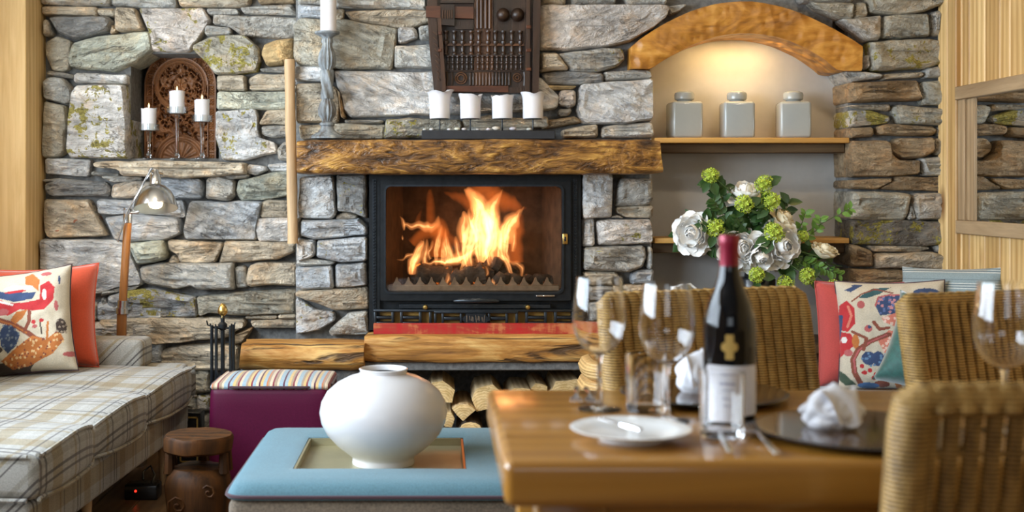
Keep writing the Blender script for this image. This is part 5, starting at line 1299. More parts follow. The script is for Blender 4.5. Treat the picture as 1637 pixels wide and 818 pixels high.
def cushion(label, loc, rot, w, h, t, mat, N=28, pinch=.07, pipe=None, prt=None, seed=0, group='scatter cushions'):
    root = thing('scatter_cushion', label, 'cushion', loc, 0, group); root.rotation_mode = 'ZYX'; root.rotation_euler = rot
    mb, rim = cushion_mesh(w, h, t, N, pinch, None, seed)
    o = mb.build('cover', mat, root, True, (0,0,0), 80)
    if pipe: MB().loop(rim, .0035, 6).build('piping', pipe, root)
    if prt:
        me = o.data; n = len(me.vertices); co = np.empty(n*3); me.vertices.foreach_get('co', co); co = co.reshape(-1, 3)
        u = co[:, 0]/w + .5; v = 1 - co[:, 2]/h; col = np.tile(np.array([.56, .49, .375, 1.0]), (n, 1)); X, Yc_ = prt[0](u, v)
        for sh in prt[1]:
            k, c = sh[0], sh[1]
            if k == 'p': m = inpoly(X, Yc_, sh[2])
            elif k == 'e': m = ((X-sh[2])/sh[4])**2 + ((Yc_-sh[3])/sh[5])**2 < 1
            else: m = dist_line(X, Yc_, sh[2]) < sh[3]
            col[m, :3] = c
        m = co[:, 1] > .002; 
        at = me.color_attributes.new('print', 'FLOAT_COLOR', 'POINT'); at.data.foreach_set('color', col.astype(np.float32).ravel())
    return root
def inpoly(X, Y, poly):
    r = np.zeros(len(X), bool); n = len(poly)
    for i in range(n):
        x0, y0 = poly[i]; x1, y1 = poly[(i+1) % n]
        if y0 == y1: continue
        r ^= ((y0 > Y) != (y1 > Y)) & (X < (x1-x0)*(Y-y0)/(y1-y0) + x0)
    return r
def dist_line(X, Y, pts):
    d = np.full(len(X), 1e9)
    for (x0, y0), (x1, y1) in zip(pts, pts[1:]):
        L2 = (x1-x0)**2+(y1-y0)**2; t = np.clip(((X-x0)*(x1-x0)+(Y-y0)*(y1-y0))/L2, 0, 1); d = np.minimum(d, np.hypot(X-x0-t*(x1-x0), Y-y0-t*(y1-y0)))
    return d
RED, NAVY, BRN, ORG, DRK, ROS, WHT, TEAL, PNK = (.46,.025,.03), (.035,.06,.14), (.22,.06,.035), (.46,.15,.035), (.05,.032,.025), (.42,.10,.10), (.74,.70,.66), (.03,.09,.10), (.62,.19,.13)
rd = random.Random(21)
def dots(c, poly, n, r):
    out = []; xs = [p[0] for p in poly]; ys = [p[1] for p in poly]
    while len(out) < n:
        x, y = rd.uniform(min(xs), max(xs)), rd.uniform(min(ys), max(ys))
        if inpoly(np.array([x]), np.array([y]), poly)[0]: out.append(('e', c, x, y, r, r*1.3))
    return out
bird = [(10,230),(60,215),(110,260),(200,330),(300,340),(380,330),(385,240),(430,212),(462,260),(450,340),(400,398),(330,395),(270,380),(200,412),(130,345),(60,290)]
wing = [(110,235),(200,260),(300,275),(362,280),(340,322),(240,328),(160,292)]
low = [(150,690),(250,610),(330,555),(400,590),(470,535),(492,600),(430,680),(300,735),(200,745)]
leaf = [(150,520),(180,465),(225,480),(262,540),(240,605),(190,648),(158,600)]
SH1 = [('p',RED,bird),('p',NAVY,wing),('e',WHT,240,238,55,16),('e',WHT,320,245,30,14),('e',RED,250,262,60,9),('p',ORG,[(300,165),(340,148),(382,200),(375,275),(340,235),(305,222)]),('s',WHT,[(80,240),(150,310),(230,345)],6),('e',RED,418,300,30,60),('e',WHT,405,300,12,36),
 ('s',BRN,[(-110,380),(0,390),(60,395),(150,430),(230,470),(300,530),(350,580),(380,592)],15),('s',ORG,[(0,392),(60,398),(150,434),(230,474),(300,534)],4),('s',BRN,[(320,400),(316,460),(290,515)],10),('p',ORG,[(215,440),(250,395),(310,385),(280,440),(240,470)]),('p',NAVY,leaf)] + dots((.16,.20,.26), leaf, 22, 6) + \
 [('e',RED,x,y,16,15) for x, y in ((75,462),(120,462),(120,488),(55,515),(98,538),(-40,480),(-70,520))] + [('s',BRN,[(75,470),(95,500),(100,540)],4),('s',BRN,[(120,470),(95,500)],4),('p',DRK,[(-110,560),(0,620),(60,680),(150,702),(320,728),(250,800),(-110,800)]),('e',DRK,10,450,24,30),('e',DRK,20,530,34,36),('s',DRK,[(30,640),(90,660),(150,620),(130,600)],14),('p',ORG,low)] + dots((.68,.45,.22), low, 40, 6) + dots(BRN, low, 30, 5) + \
 [('e',ROS,415,162,30,14),('e',ROS,463,378,10,34),('e',RED,340,470,12,14),('e',RED,382,465,13,12),('e',ROS,345,498,14,12),('s',DRK,[(375,480),(380,550)],4),('e',DRK,480,510,26,48)] + dots((.35,.28,.22), [(455,470),(505,470),(505,555),(455,555)], 12, 5) + [('s',ORG,[(405,600),(415,480)],6),('e',ROS,520,690,40,16),('e',NAVY,485,210,6,30),('e',ROS,175,385,34,22),('s',NAVY,[(-60,260),(-20,290),(10,280)],8),('e',NAVY,-60,300,24,18)]
map1 = lambda u, v: (-95 + u*640, 100 + v*690)
tree = [(330,270),(345,215),(400,200),(460,205),(505,240),(495,300),(430,315),(350,330)]
b1p = [(355,345),(430,308),(540,325),(530,400),(490,425),(440,412),(370,372)]; b2p = [(335,480),(385,420),(455,440),(460,520),(405,570),(435,665),(380,605)]
SH2 = [('p',RED,[(165,265),(200,235),(236,285),(236,380),(200,430),(170,420),(158,330)]),('s',PNK,[(205,270),(220,330),(200,400)],6),('p',RED,[(168,430),(212,440),(242,500),(200,545),(150,602),(140,560),(162,500)]),('s',NAVY,[(168,335),(160,410),(148,490)],13),('e',WHT,182,480,14,20),('e',ORG,235,490,16,46),('e',ROS,200,560,20,22),
 ('p',NAVY,[(190,170),(240,140),(262,150),(220,182)]),('e',NAVY,250,140,26,8),('p',TEAL,[(255,217),(320,160),(402,154),(350,197),(290,222)]),('s',BRN,[(225,240),(270,195),(330,165),(410,190)],4),('e',ROS,265,262,18,24),('p',NAVY,tree)] + dots((.50,.22,.24), tree, 34, 7) + dots((.10,.14,.30), tree, 20, 6) + \
 [('s',ROS,[(330,270),(345,215),(400,200),(460,205),(505,240),(495,300)],4),('p',PNK,b1p),('p',PNK,b2p)] + dots((.76,.52,.42), b1p, 26, 7) + dots((.76,.52,.42), b2p, 22, 7) + [('s',BRN,[(320,370),(345,415),(385,405)],9),('e',ROS,295,410,18,22),('e',NAVY,300,400,8,10),
 ('s',BRN,[(385,445),(300,490),(245,540),(220,600),(225,680),(250,745)],13),('s',ROS,[(375,448),(300,492),(247,545),(224,602),(228,680)],4),('s',BRN,[(222,430),(285,470),(270,540)],8),('e',NAVY,292,592,32,42),('e',NAVY,335,595,26,46),('e',NAVY,374,625,26,34)] + dots((.12,.22,.36), [(262,560),(398,560),(398,660),(262,640)], 20, 6) + \
 [('e',RED,260,640,10,14),('e',RED,270,680,13,12),('e',RED,295,665,10,14),('e',RED,322,690,12,14),('e',RED,312,712,12,12),('e',BRN,345,748,36,20),('p',(.05,.08,.05),[(148,665),(180,690),(232,755),(180,762),(152,725)]),('e',(.06,.14,.30),285,758,50,18),('s',ORG,[(370,675),(395,690),(415,735),(425,780)],13),('s',WHT,[(380,682),(400,700),(418,740)],3),('e',NAVY,560,190,60,30),('e',RED,570,520,50,60),('e',NAVY,600,660,40,40)]
map2 = lambda u, v: (145 + u*500, 105 + v*690)
Z_S = .438
cushion('plain orange velvet cushion leaning on the sofa arm', (-1.520, 4.645, Z_S-.004), (R(-14), R(-4), R(6)), .45, .405, .15, M['orange'], 28, .09, M['orange'], None, 3)
cushion('bird-print cream cushion in front of the orange one', (-1.532, 4.475, Z_S-.004), (R(-15), R(-8), R(4)), .42, .40, .15, M['print'], 150, .08, M['piping_dark'], (map1, SH1), 5)
cushion('pale green cushion at the left picture edge', (-1.655, 4.22, Z_S-.002), (R(-4), R(0), R(70)), .34, .33, .12, M['palegreen'], 20, .07, None, None, 8)
# ------------------------------------------------------------------ floor lamp
Yf = 4.99; lt_ = thing('floor_lamp', 'floor lamp with wooden pole and chrome dome shade by the sofa', 'lamp', (XW(191, Yf), Yf, 0)); L = lt_.location
MB().lathe([(0, 0), (.11, 0), (.11, .012), (.02, .022), (.016, .05), (0, .05)], (0,0,0), 28).build('base', M['chrome'], lt_)
MB().tube([(0, 0, .04), W(195, 494, Yf)-L], .0205, 14).build('lower_pole', M['lampwood'], lt_)
MB().tube([W(195.5, 494, Yf)-L, W(204.5, 349, Yf)-L], .0165, 14).build('upper_pole', M['lampwood'], lt_)
MB().tube([W(195, 501, Yf)-L, W(195.2, 492, Yf)-L], .025, 16).build('collar', M['chrome'], lt_); MB().tube([W(195.2, 493, Yf)-L, W(196, 480, Yf)-L], .020, 16).build('ferrule', M['chrome'], lt_)
MB().tube([W(204, 356, Yf)-L, W(205, 333, Yf)-L], .0185, 14).build('top_ferrule', M['chrome'], lt_)
MB().tube([W(203, 338, Yf-.03)-L, W(203, 338, Yf+.03)-L], .013, 12).build('pivot', M['chrome'], lt_); MB().tube([W(205, 340, Yf-.02)-L, W(222, 340, Yf-.02)-L], .006, 8).build('lock_screw', M['chrome'], lt_)
MB().tube([W(188, 386, Yf-.03)-L, W(204, 338, Yf-.03)-L, W(243, 268, Yf-.04)-L], .0042, 8).build('arm', M['chrome'], lt_)
sc_ = W(249, 333, Yf-.05) - L; kk = Yf/F
Ms = Matrix.Rotation(R(-5), 3, 'Y') @ Matrix.Rotation(R(-17), 3, 'X')
sh = MB().lathe([(34.5*kk, 0), (34*kk, 4*kk), (31*kk, 16*kk), (25*kk, 27*kk), (17*kk, 35*kk), (9*kk, 39*kk), (9*kk, 54*kk), (6*kk, 58*kk), (5*kk, 64*kk), (0, 66*kk), (0, 62*kk), (5*kk, 52*kk), (8*kk, 37*kk), (16*kk, 33.5*kk), (24*kk, 25.5*kk), (30*kk, 15*kk), (33*kk, 4*kk), (33.6*kk, 0), (34.5*kk, 0)], sc_, 36, Ms).build('lamp_shade', M['chrome'], lt_)
MB().ball(sc_ + Ms @ Vector((0, 0, 13*kk)), .026, n=14, m=10).build('bulb', M['bulb'], lt_)
MB().tube([sc_ + Ms @ Vector((-8*kk, -8*kk, 62*kk)), sc_ + Ms @ Vector((10*kk, 8*kk, 58*kk))], .007, 8).build('shade_knob', M['chrome'], lt_)
pl = bpy.data.lights.new('lamp_glow', 'POINT'); pl.energy = 2.0; pl.color = (1, .75, .45); pl.shadow_soft_size = .03; plo = bpy.data.objects.new('lamp_glow', pl); COL.objects.link(plo); plo.location = L + sc_ + Ms @ Vector((0, 0, -2*kk))
# ------------------------------------------------------------------ fire tools
Yo = 4.72; ft = thing('fire_tool_set', 'black fireside tool stand with a brass pine cone finial', 'fire tools', (XW(356, Yo), Yo, 0)); L = ft.location; zz = lambda p: ZW(p, Yo)
MB().lathe([(0, 0), (.085, 0), (.085, .010), (.03, .02), (.012, .03), (0, .03)], (0,0,0), 24).build('base', M['black_iron'], ft)
MB().tube([(0,0,.02), (0,0,zz(505))], .008, 10).build('rod', M['dark_steel'], ft)
MB().lathe([(0, 0), (.008, .002), (.006, .008), (.010, .012), (.0185, .020), (.020, .028), (.016, .042), (.008, .054), (0, .058)], (0,0,zz(508)), 16).build('finial', M['brass'], ft)
MB().lathe([(.012, 0), (.018, .006), (.018, .022), (.010, .03)], (0,0,zz(527)), 12).build('hub', M['black_iron'], ft)
for a, ln in ((200, .0), (245, .0), (325, .0), (20, 0)):
    d = Vector((math.cos(R(a)), math.sin(R(a)), 0)); r = .042
    h_ = MB().tube([d*.012 + Vector((0,0,zz(524))), d*.03 + Vector((0,0,zz(524))), d*.045 + Vector((0,0,zz(521))), d*.048 + Vector((0,0,zz(516)))], .003, 6).build('hook', M['black_iron'], ft)
    tl = MB().tube([d*r + Vector((0,0,zz(519))), d*r + Vector((0,0,.10))], .0062, 8).build('tool_shaft', M['dark_steel'], ft)
    MB().rbox(d.x*r-.025, d.x*r+.025, d.y*r-.004, d.y*r+.004, .045, .115, .003, 1).build('tool_head', M['black_iron'], tl)
MB().tube([(-.012, 0, zz(523)), (-.04, 0, zz(522)), (-.058, 0, zz(519)), (-.062, 0, zz(512))], .003, 6).build('hook', M['black_iron'], ft)
# ------------------------------------------------------------------ purple pouf
po_ = thing('purple_pouf', 'purple cube pouf with a striped fabric top', 'pouf', (XW(433, 4.45), 4.58, 0)); hw = .218
def bulge(c):
    x, y, z = c; k = 1 + .025*math.sin(PI*max(0, min(1, z/.41))); return (x*k, y*k, z)
MB().rbox(-hw, hw, -.165, .165, .02, .412, .030, 4, 3, bulge).build('body', M['purple'], po_, True, (0,0,0), 70)
def dome(c):
    x, y, z = c; return (x, y, z + (.022*(1-(x/hw)**2)*(1-(y/.165)**2) if z > .41 else 0))
MB().rbox(-hw+.001, hw-.001, -.164, .164, .396, .420, .014, 4, 4, dome).build('top', M['stripes'], po_, True, (0,0,0), 70)
MB().loop([(x*(hw+.002), y*.168, .408) for x, y in [(math.copysign(min(1, abs(1.16*math.cos(a))), math.cos(a)), math.copysign(min(1, abs(1.16*math.sin(a))), math.sin(a))) for a in [2*PI*k/60 for k in range(60)]]], .005, 6).build('piping', M['piping_dark'], po_)
# ------------------------------------------------------------------ blue ottoman
ot = thing('blue_ottoman', 'blue wool ottoman table with a brass tray set in its top', 'ottoman', (-.15, 3.37, 0)); OW, OD = .376, .372
tx_, ty0, ty1 = (-.228, .224), -.195, .205
MB().rbox(-OW+.006, OW-.006, -OD+.006, OD-.006, .03, .366, .03, 4).build('base', M['tweed'], ot)
for x in (-.3, .3):
    for y in (-.3, .3): MB().lathe([(.018, 0), (.024, .035)], (x, y, 0), 10).build('foot', M['black'], ot)
top = MB(); H0, H1 = .362, .402
def otop(u, v): return
# padded top as a frame around the tray: grid with the tray rectangle left out
gx = sorted(set([-OW, -OW+.012, -OW+.03, -OW+.06, -.30, -.26, tx_[0]-.012, tx_[0], -.12, 0, .12, tx_[1], tx_[1]+.012, .26, .30, OW-.06, OW-.03, OW-.012, OW]))
gy = sorted(set([-OD, -OD+.012, -OD+.03, -OD+.07, -.26, -.20, ty0-.012, ty0, -.05, .05, .15, ty1, ty1+.012, .30, .34, OD-.04, OD-.02, OD-.008, OD]))
def hgt(x, y):
    e = min(OW-abs(x), OD-abs(y)); q = min(1, max(0, e/.045)); hh_ = .372 + (H1-.372)*math.sqrt(max(0, 1-(1-q)**2))
    d = max(tx_[0]-x, x-tx_[1], ty0-y, y-ty1); 
    if d < .012: hh_ -= .004*(1-max(0, d)/.012)
    return hh_ + .002*nz(x*9, y*9, 3)
def rc_(x, y):   # round the plan corners
    r = .05; cx = max(0, abs(x)-(OW-r)); cy = max(0, abs(y)-(OD-r)); 
    if cx > 0 and cy > 0:
        L_ = math.hypot(cx, cy); m_ = max(cx, cy)
        if L_ > 0: s_ = m_/L_; return math.copysign(OW-r+cx*s_, x), math.copysign(OD-r+cy*s_, y)
    return x, y
idx = {}
for j, y in enumerate(gy):
    for i, x in enumerate(gx): idx[i, j] = len(top.v); xx, y2 = rc_(x, y); top.v.append((xx, y2, hgt(x, y)))
nx_, ny_ = len(gx), len(gy)
for j in range(ny_-1):
    for i in range(nx_-1):
        if gx[i] >= tx_[0]-1e-6 and gx[i+1] <= tx_[1]+1e-6 and gy[j] >= ty0-1e-6 and gy[j+1] <= ty1+1e-6: continue
        top.f.append((idx[i, j], idx[i+1, j], idx[i+1, j+1], idx[i, j+1]))
rimloop = [(i, 0) for i in range(nx_)] + [(nx_-1, j) for j in range(1, ny_)] + [(i, ny_-1) for i in range(nx_-2, -1, -1)] + [(0, j) for j in range(ny_-2, 0, -1)]
lo_ = {}
for k in rimloop: p = top.v[idx[k]]; lo_[k] = len(top.v); top.v.append((p[0], p[1], H0))
for a, b_ in zip(rimloop, rimloop[1:] + rimloop[:1]): top.f.append((idx[a], lo_[a], lo_[b_], idx[b_]))
inl = [(x, ty0) for x in gx if tx_[0]-1e-6 <= x <= tx_[1]+1e-6] + [(tx_[1], y) for y in gy if ty0 < y <= ty1+1e-6] + [(x, ty1) for x in reversed(gx) if tx_[0]-1e-6 <= x < tx_[1]-1e-6] + [(tx_[0], y) for y in reversed(gy) if ty0+1e-6 < y < ty1-1e-6]
li_ = []
for x, y in inl: a = idx[gx.index(x), gy.index(y)]; li_.append((a, len(top.v))); top.v.append((x, y, .374))
for (a, c1_), (b_, d1_) in zip(li_, li_[1:] + li_[:1]): top.f.append((a, b_, d1_, c1_))
top.build('padded_top', M['blue'], ot, True, (0,0,0), 60)
MB().loop([(top.v[idx[k]][0]*1.004, top.v[idx[k]][1]*1.004, .3695) for k in rimloop], .0048, 6).build('piping', M['piping_dark'], ot)
M['tray_gold'] = plain('brushed_brass_tray', (.40, .36, .22), .38, .55, .12, 6)
M['copper'] = plain('copper_edge', (.42, .20, .07), .3, 1, .1, 10)
ty_ = MB().box(tx_[0]+.004, tx_[1]-.004, ty0+.004, ty1-.004, .366, .376).build('tray', M['tray_gold'], ot, False)
for a in ((tx_[0]+.001, tx_[0]+.007, ty0+.001, ty1-.001), (tx_[1]-.007, tx_[1]-.001, ty0+.001, ty1-.001), (tx_[0]+.001, tx_[1]-.001, ty0+.001, ty0+.007), (tx_[0]+.001, tx_[1]-.001, ty1-.007, ty1-.001)): MB().box(*a, .366, .397).build('tray_rim', M['copper'] if a[0] > .1 else M['tray_gold'], ty_, False)
# white vase
vx, vy_ = XW(613, 3.345), 3.345; kv = 3.345/F; zv = lambda p: ZW(p, 3.345) - .376
vp = [(0, 0), (49*kv, 0), (50*kv, .004), (49*kv, .014), (50*kv, .020), (58*kv, .030), (74*kv, .052), (90*kv, .082), (99*kv, .112), (102*kv, .140), (99*kv, .168), (90*kv, .196), (74*kv, .220), (56*kv, .236), (42*kv, .243), (37.5*kv, .247), (37.5*kv, .254), (39*kv, .258), (37*kv, .260), (34*kv, .256), (33*kv, .246), (60*kv, .225), (90*kv, .17), (90*kv, .11), (45*kv, .03), (0, .02)]
o = MB().lathe(vp, (vx, vy_, .3762), 64).build('white_vase', M['vase'], None, True, (vx, vy_, .3762), 50); tag(o, 'round white ceramic vase on the brass tray of the ottoman', 'vase')
# ------------------------------------------------------------------ carved log stool
Yst = 3.85; ks = Yst/F; so = thing('log_stool', 'carved dark wooden log stool beside the sofa', 'stool', (XW(317, Yst), Yst, 0)); zt_ = ZW(692, Yst)
def wob(mb, a, s): mb.v = [(x*(1+a*nz(x*s, y*s, z*s)), y*(1+a*nz(x*s+5, y*s, z*s)), z + .004*nz(x*20, y*20, 2)) for x, y, z in mb.v]; return mb
wob(MB().lathe([(0, zt_-.055), (50*ks, zt_-.055), (54*ks, zt_-.048), (55*ks, zt_-.012), (52*ks, zt_-.002), (0, zt_)], (0,0,0), 28), .06, 12).build('seat', M['stoolwood'], so)
for a in (15, 90, 165, 200, 340): MB().tube([(46*ks*math.cos(R(a)), 38*ks*math.sin(R(a)), zt_-.055), (46*ks*math.cos(R(a)), 46*ks*math.sin(R(a)), zt_-.12)], [.014, .018], 8).build('post', M['stoolwood'], so)
wob(MB().lathe([(0, 0), (50*ks, 0), (52*ks, .05), (50*ks, .12), (53*ks, zt_-.16), (50*ks, zt_-.125), (40*ks, zt_-.105), (0, zt_-.10)], (0,0,0), 28), .07, 14).build('trunk', M['stoolwood'], so)
for x0, z0_, r_ in ((.050, zt_-.165, .020), (-.045, zt_-.205, .024), (.03, zt_-.25, .022)):
    MB().tube([(x0 + r_*t_/8*math.cos(t_*.9), -math.sqrt(max(0, (53*ks)**2-(x0)**2))-.002, z0_ + r_*t_/8*math.sin(t_*.9)) for t_ in range(1, 12)], .004, 6).build('carved_scroll', M['stoolwood'], so)
# small things on the floor behind the stool
bx = XW(229, 4.45); bo = thing('power_box', 'small dark box with a red light under the sofa', 'box', (bx, 4.45, 0))
MB().rbox(-.06, .06, -.04, .04, 0, .055, .006, 2).build('case', M['black'], bo); MB().lathe([(0, 0), (.0045, 0), (.004, .003), (0, .004)], (-.018, -.040, .034), 10, Matrix.Rotation(R(90), 3, 'X')).build('light', M['led'], bo)
MB().tube([(.03, 0, .052), (.04, .01, .08), (.02, .03, .11), (-.005, .02, .09), (.0, .0, .065)], .004, 6).build('cable_loop', M['black'], bo)
fb = thing('floor_lantern', 'black box with a thin gold outline between sofa and pouf', 'box', (XW(302, 4.93), 4.97, 0)); zz2 = ZW(659, 4.93)
MB().rbox(-.05, .05, -.035, .035, 0, zz2, .004, 1).build('body', M['black'], fb)
for a in ((-.038, .036, zz2-.024, zz2-.018), (-.038, .036, .02, .026), (.030, .036, .02, zz2-.018), (-.038, -.032, .02, zz2-.018)): MB().box(a[0], a[1], -.038, -.034, a[2], a[3]).build('gold_line', M['gold'], fb, False)

# ------------------------------------------------------------------ dining table
tx0_, tx1_, ty0_, ty1_, TZ = XW(806, 1.70), 1.55, 1.695, 2.305, .75
dt = thing('dining_table', 'thick varnished oak dining table in the foreground', 'table', ((tx0_+tx1_)/2, 2.0, 0)); L = dt.location
MB().rbox(tx0_, tx1_, ty0_, ty1_, TZ-.066, TZ, .014, 4).build('tabletop', M['tablewood'], dt, True, L)
for x0 in (tx0_+.05, tx1_-.15):
    for y0 in (ty0_+.05, ty1_-.15): MB().rbox(x0, x0+.10, y0, y0+.10, 0, TZ-.066, .006, 2).build('leg', M['tablewood'], dt, True, L)
for y0 in (ty0_+.085, ty1_-.115): MB().rbox(tx0_+.15, tx1_-.15, y0, y0+.03, TZ-.15, TZ-.066, .004, 1).build('apron', M['tablewood'], dt, True, L)
Y_on = lambda py, z=TZ: (EYE-z)*F/(py-VY)
def wine_glass(px, Y, hgt_, label):
    t = thing('wine_glass', label, 'glass', (XW(px, Y), Y, TZ+.0006), 0, 'wine glasses on the table'); s = hgt_/.225
    MB().lathe([(r*s, z*s) for r, z in [(0, 0), (.036, 0), (.037, .0012), (.036, .0022), (.015, .0045), (.006, .009), (.0042, .02), (.0038, .05), (.0042, .085), (.007, .094), (0, .0955)]], (0,0,0), 32).build('stem_and_foot', M['glass'], t)
    out = [(.006, .0935), (.018, .098), (.030, .108), (.040, .124), (.0450, .142), (.0455, .155), (.0435, .180), (.0400, .205), (.0378, .225)]
    inn = [(r-.0010, z+.0002) for r, z in out[::-1]]; inn[-1] = (.005, .0955)
    MB().lathe([(0, .0925)] + [(r, z) for r, z in out] + inn + [(0, .0958)] if False else [(r*s, z*s) for r, z in [(0, .0935)] + out + inn + [(0, .0962)]], (0,0,0), 40).build('bowl', M['glass'], t, True, (0,0,0), 70)
wine_glass(958, 2.09, .226, 'empty wine glass nearest the fireplace on the table'); wine_glass(1066, 1.985, .224, 'empty wine glass just left of the bottle'); wine_glass(1606, 1.90, .232, 'empty wine glass at the right behind the near chair')
def tumbler(px, Y, label, h=.098, r=.0345):
    o = MB().lathe([(0, 0), (r*.92, 0), (r*.95, .003), (r, h), (r-.0022, h), (r*.92-.001, .014), (0, .012)], (XW(px, Y), Y, TZ+.0006), 36).build('tumbler', M['glass'], None, True, (XW(px, Y), Y, TZ), 50); tag(o, label, 'glass', 'tumblers on the table')
tumbler(1032, 2.075, 'clear tumbler between the two left wine glasses'); tumbler(1154, 1.865, 'clear tumbler standing in front of the bottle')
# bottle
Yw = 1.985; kb = Yw/F; bt = thing('wine_bottle', 'dark wine bottle with burgundy capsule and white label', 'bottle', (XW(1166, Yw), Yw, TZ)); Hb = .303
MB().lathe([(0, .004), (.030, 0), (.0405, .003), (.0420, .010), (.0420, .150), (.0410, .166), (.0350, .192), (.0250, .215), (.0185, .235), (.0160, .250), (.0150, .262)], (0,0,0), 40).build('glass_body', M['bottle'], bt)
MB().lathe([(.0158, .249), (.0156, .285), (.0165, .288), (.0165, .300), (.0150, .3035), (0, .3035)], (0,0,0), 28).build('capsule', M['capsule'], bt)
def wrap(z0, z1, a0, a1, r, corner=.008, n=24, m=8):
    mb = MB(); hz = (z1-z0)/2; zc = (z0+z1)/2; half = r*(a1-a0)/2; pts = []
    for k in range(n+1):
        s = -half + 2*half*k/n; e = half-abs(s); hh_ = hz if e > corner else hz - corner + math.sqrt(max(0, corner**2-(corner-e)**2)); a = (a0+a1)/2 + s/r
        mb.v += [(r*math.cos(a), r*math.sin(a), zc-hh_), (r*math.cos(a), r*math.sin(a), zc+hh_)]
    for k in range(n): mb.f.append((2*k, 2*k+2, 2*k+3, 2*k+1))
    return mb
lb = wrap(.016, .096, R(-165), R(-25), .0424).build('front_label', M['paper'], bt)
for z, a, hgt2 in ((.082, 34, .0018), (.068, 40, .003), (.060, 26, .0014), (.048, 30, .0014), (.038, 22, .0014)): wrap(z, z+hgt2, R(-105-a/2), R(-105+a/2), .0427, .0004).build('print_line', M['ink'], lb)
wrap(.106, .146, R(-103-9), R(-103+9), .0424, .002).build('gold_emblem', M['gold'], bt); wrap(.119, .133, R(-103-18), R(-103+18), .0425, .006).build('gold_emblem', M['gold'], bt)
# side plate with knife
Yp = 1.845; pt = thing('side_plate', 'small white side plate at the table front', 'plate', (XW(1008, Yp), Yp, TZ+.0004))
MB().lathe([(0, 0), (.048, 0), (.050, .004), (.050, .006), (.070, .010), (.090, .016), (.0915, .0175), (.089, .0185), (.068, .0125), (.050, .009), (0, .008)], (0,0,0), 48).build('dish', M['porcelain'], pt)
def knife(p, q, label, z):
    p, q = Vector(p), Vector(q); d = (q-p).normalized(); sv = Vector((-d.y, d.x, 0)); L_ = (q-p).length; t = thing('table_knife', label, 'knife', ((p+q)/2)[:2] + (z,), 0, 'knives on the table'); o = t.location
    h = p.lerp(q, .45); mb = MB(); mb.tube([p, p.lerp(q, .03), p.lerp(q, .3), h], [.003, .0055, .005, .0035], 8, 1).build('handle', M['steel'], t, True, o)
    w = .009; MB().add([h-sv*.004, h+sv*.004, p.lerp(q, .9)+sv*w*.7, q+sv*.001, p.lerp(q, .9)-sv*.005, h-sv*.004+Vector((0,0,.0016)), h+sv*.004+Vector((0,0,.0016)), p.lerp(q, .9)+sv*w*.7+Vector((0,0,.0012)), q+Vector((0,0,.001)), p.lerp(q, .9)-sv*.005+Vector((0,0,.0012))], [(0,1,2,3,4), (5,9,8,7,6), (0,5,6,1), (1,6,7,2), (2,7,8,3), (3,8,9,4), (4,9,5,0)]).build('blade', M['steel'], t, False, o)
zk = TZ+.021
knife((XW(1026, 1.80), 1.80, zk), (XW(955, 1.905), 1.905, zk), 'butter knife lying across the white side plate', zk)
def fork(tip, dirv, label, mat, group='forks on the table'):
    d = Vector(dirv).normalized(); sv = Vector((-d.y, d.x, 0)); t = thing('table_fork', label, 'fork', tip[:2] + (TZ,), 0, group); o = Vector(tip[:2] + (TZ,)); P = lambda a, s, z: o + d*a + sv*s + Vector((0, 0, z))
    MB().tube([P(.195, 0, .004), P(.19, 0, .005), P(.12, 0, .010), P(.085, 0, .014), P(.07, 0, .011)], [.003, .0055, .0042, .0026, .004], 8, .5, True, (0,0,1)).build('handle', mat, t, True, o)
    MB().tube([P(.072, 0, .011), P(.06, 0, .0085), P(.05, 0, .0075)], [.004, .0115, .0118], 8, .18, True, (0,0,1)).build('neck', mat, t, True, o)
    for s in (-.0095, -.0032, .0032, .0095): MB().tube([P(.052, s, .0075), P(.03, s, .006), P(.0, s*.95, .013)], [.0021, .0018, .0009], 6).build('tine', mat, t, True, o)
fork((XW(1138, 1.935)-.004, 1.925), (-.08, -1, 0), 'steel fork left of the front tumbler, tines away', M['steel']); fork((XW(1178, 1.935)+.008, 1.915), (-.02, -1, 0), 'steel fork under the bottle side of the front tumbler', M['steel'])
fork((XW(918, 2.13), 2.10), (.12, 1, 0), 'fork at the far left end of the table', M['steel']); fork((XW(945, 2.13), 2.095), (.05, 1, 0), 'fork beside the wine glass nearest the fireplace', M['steel'])
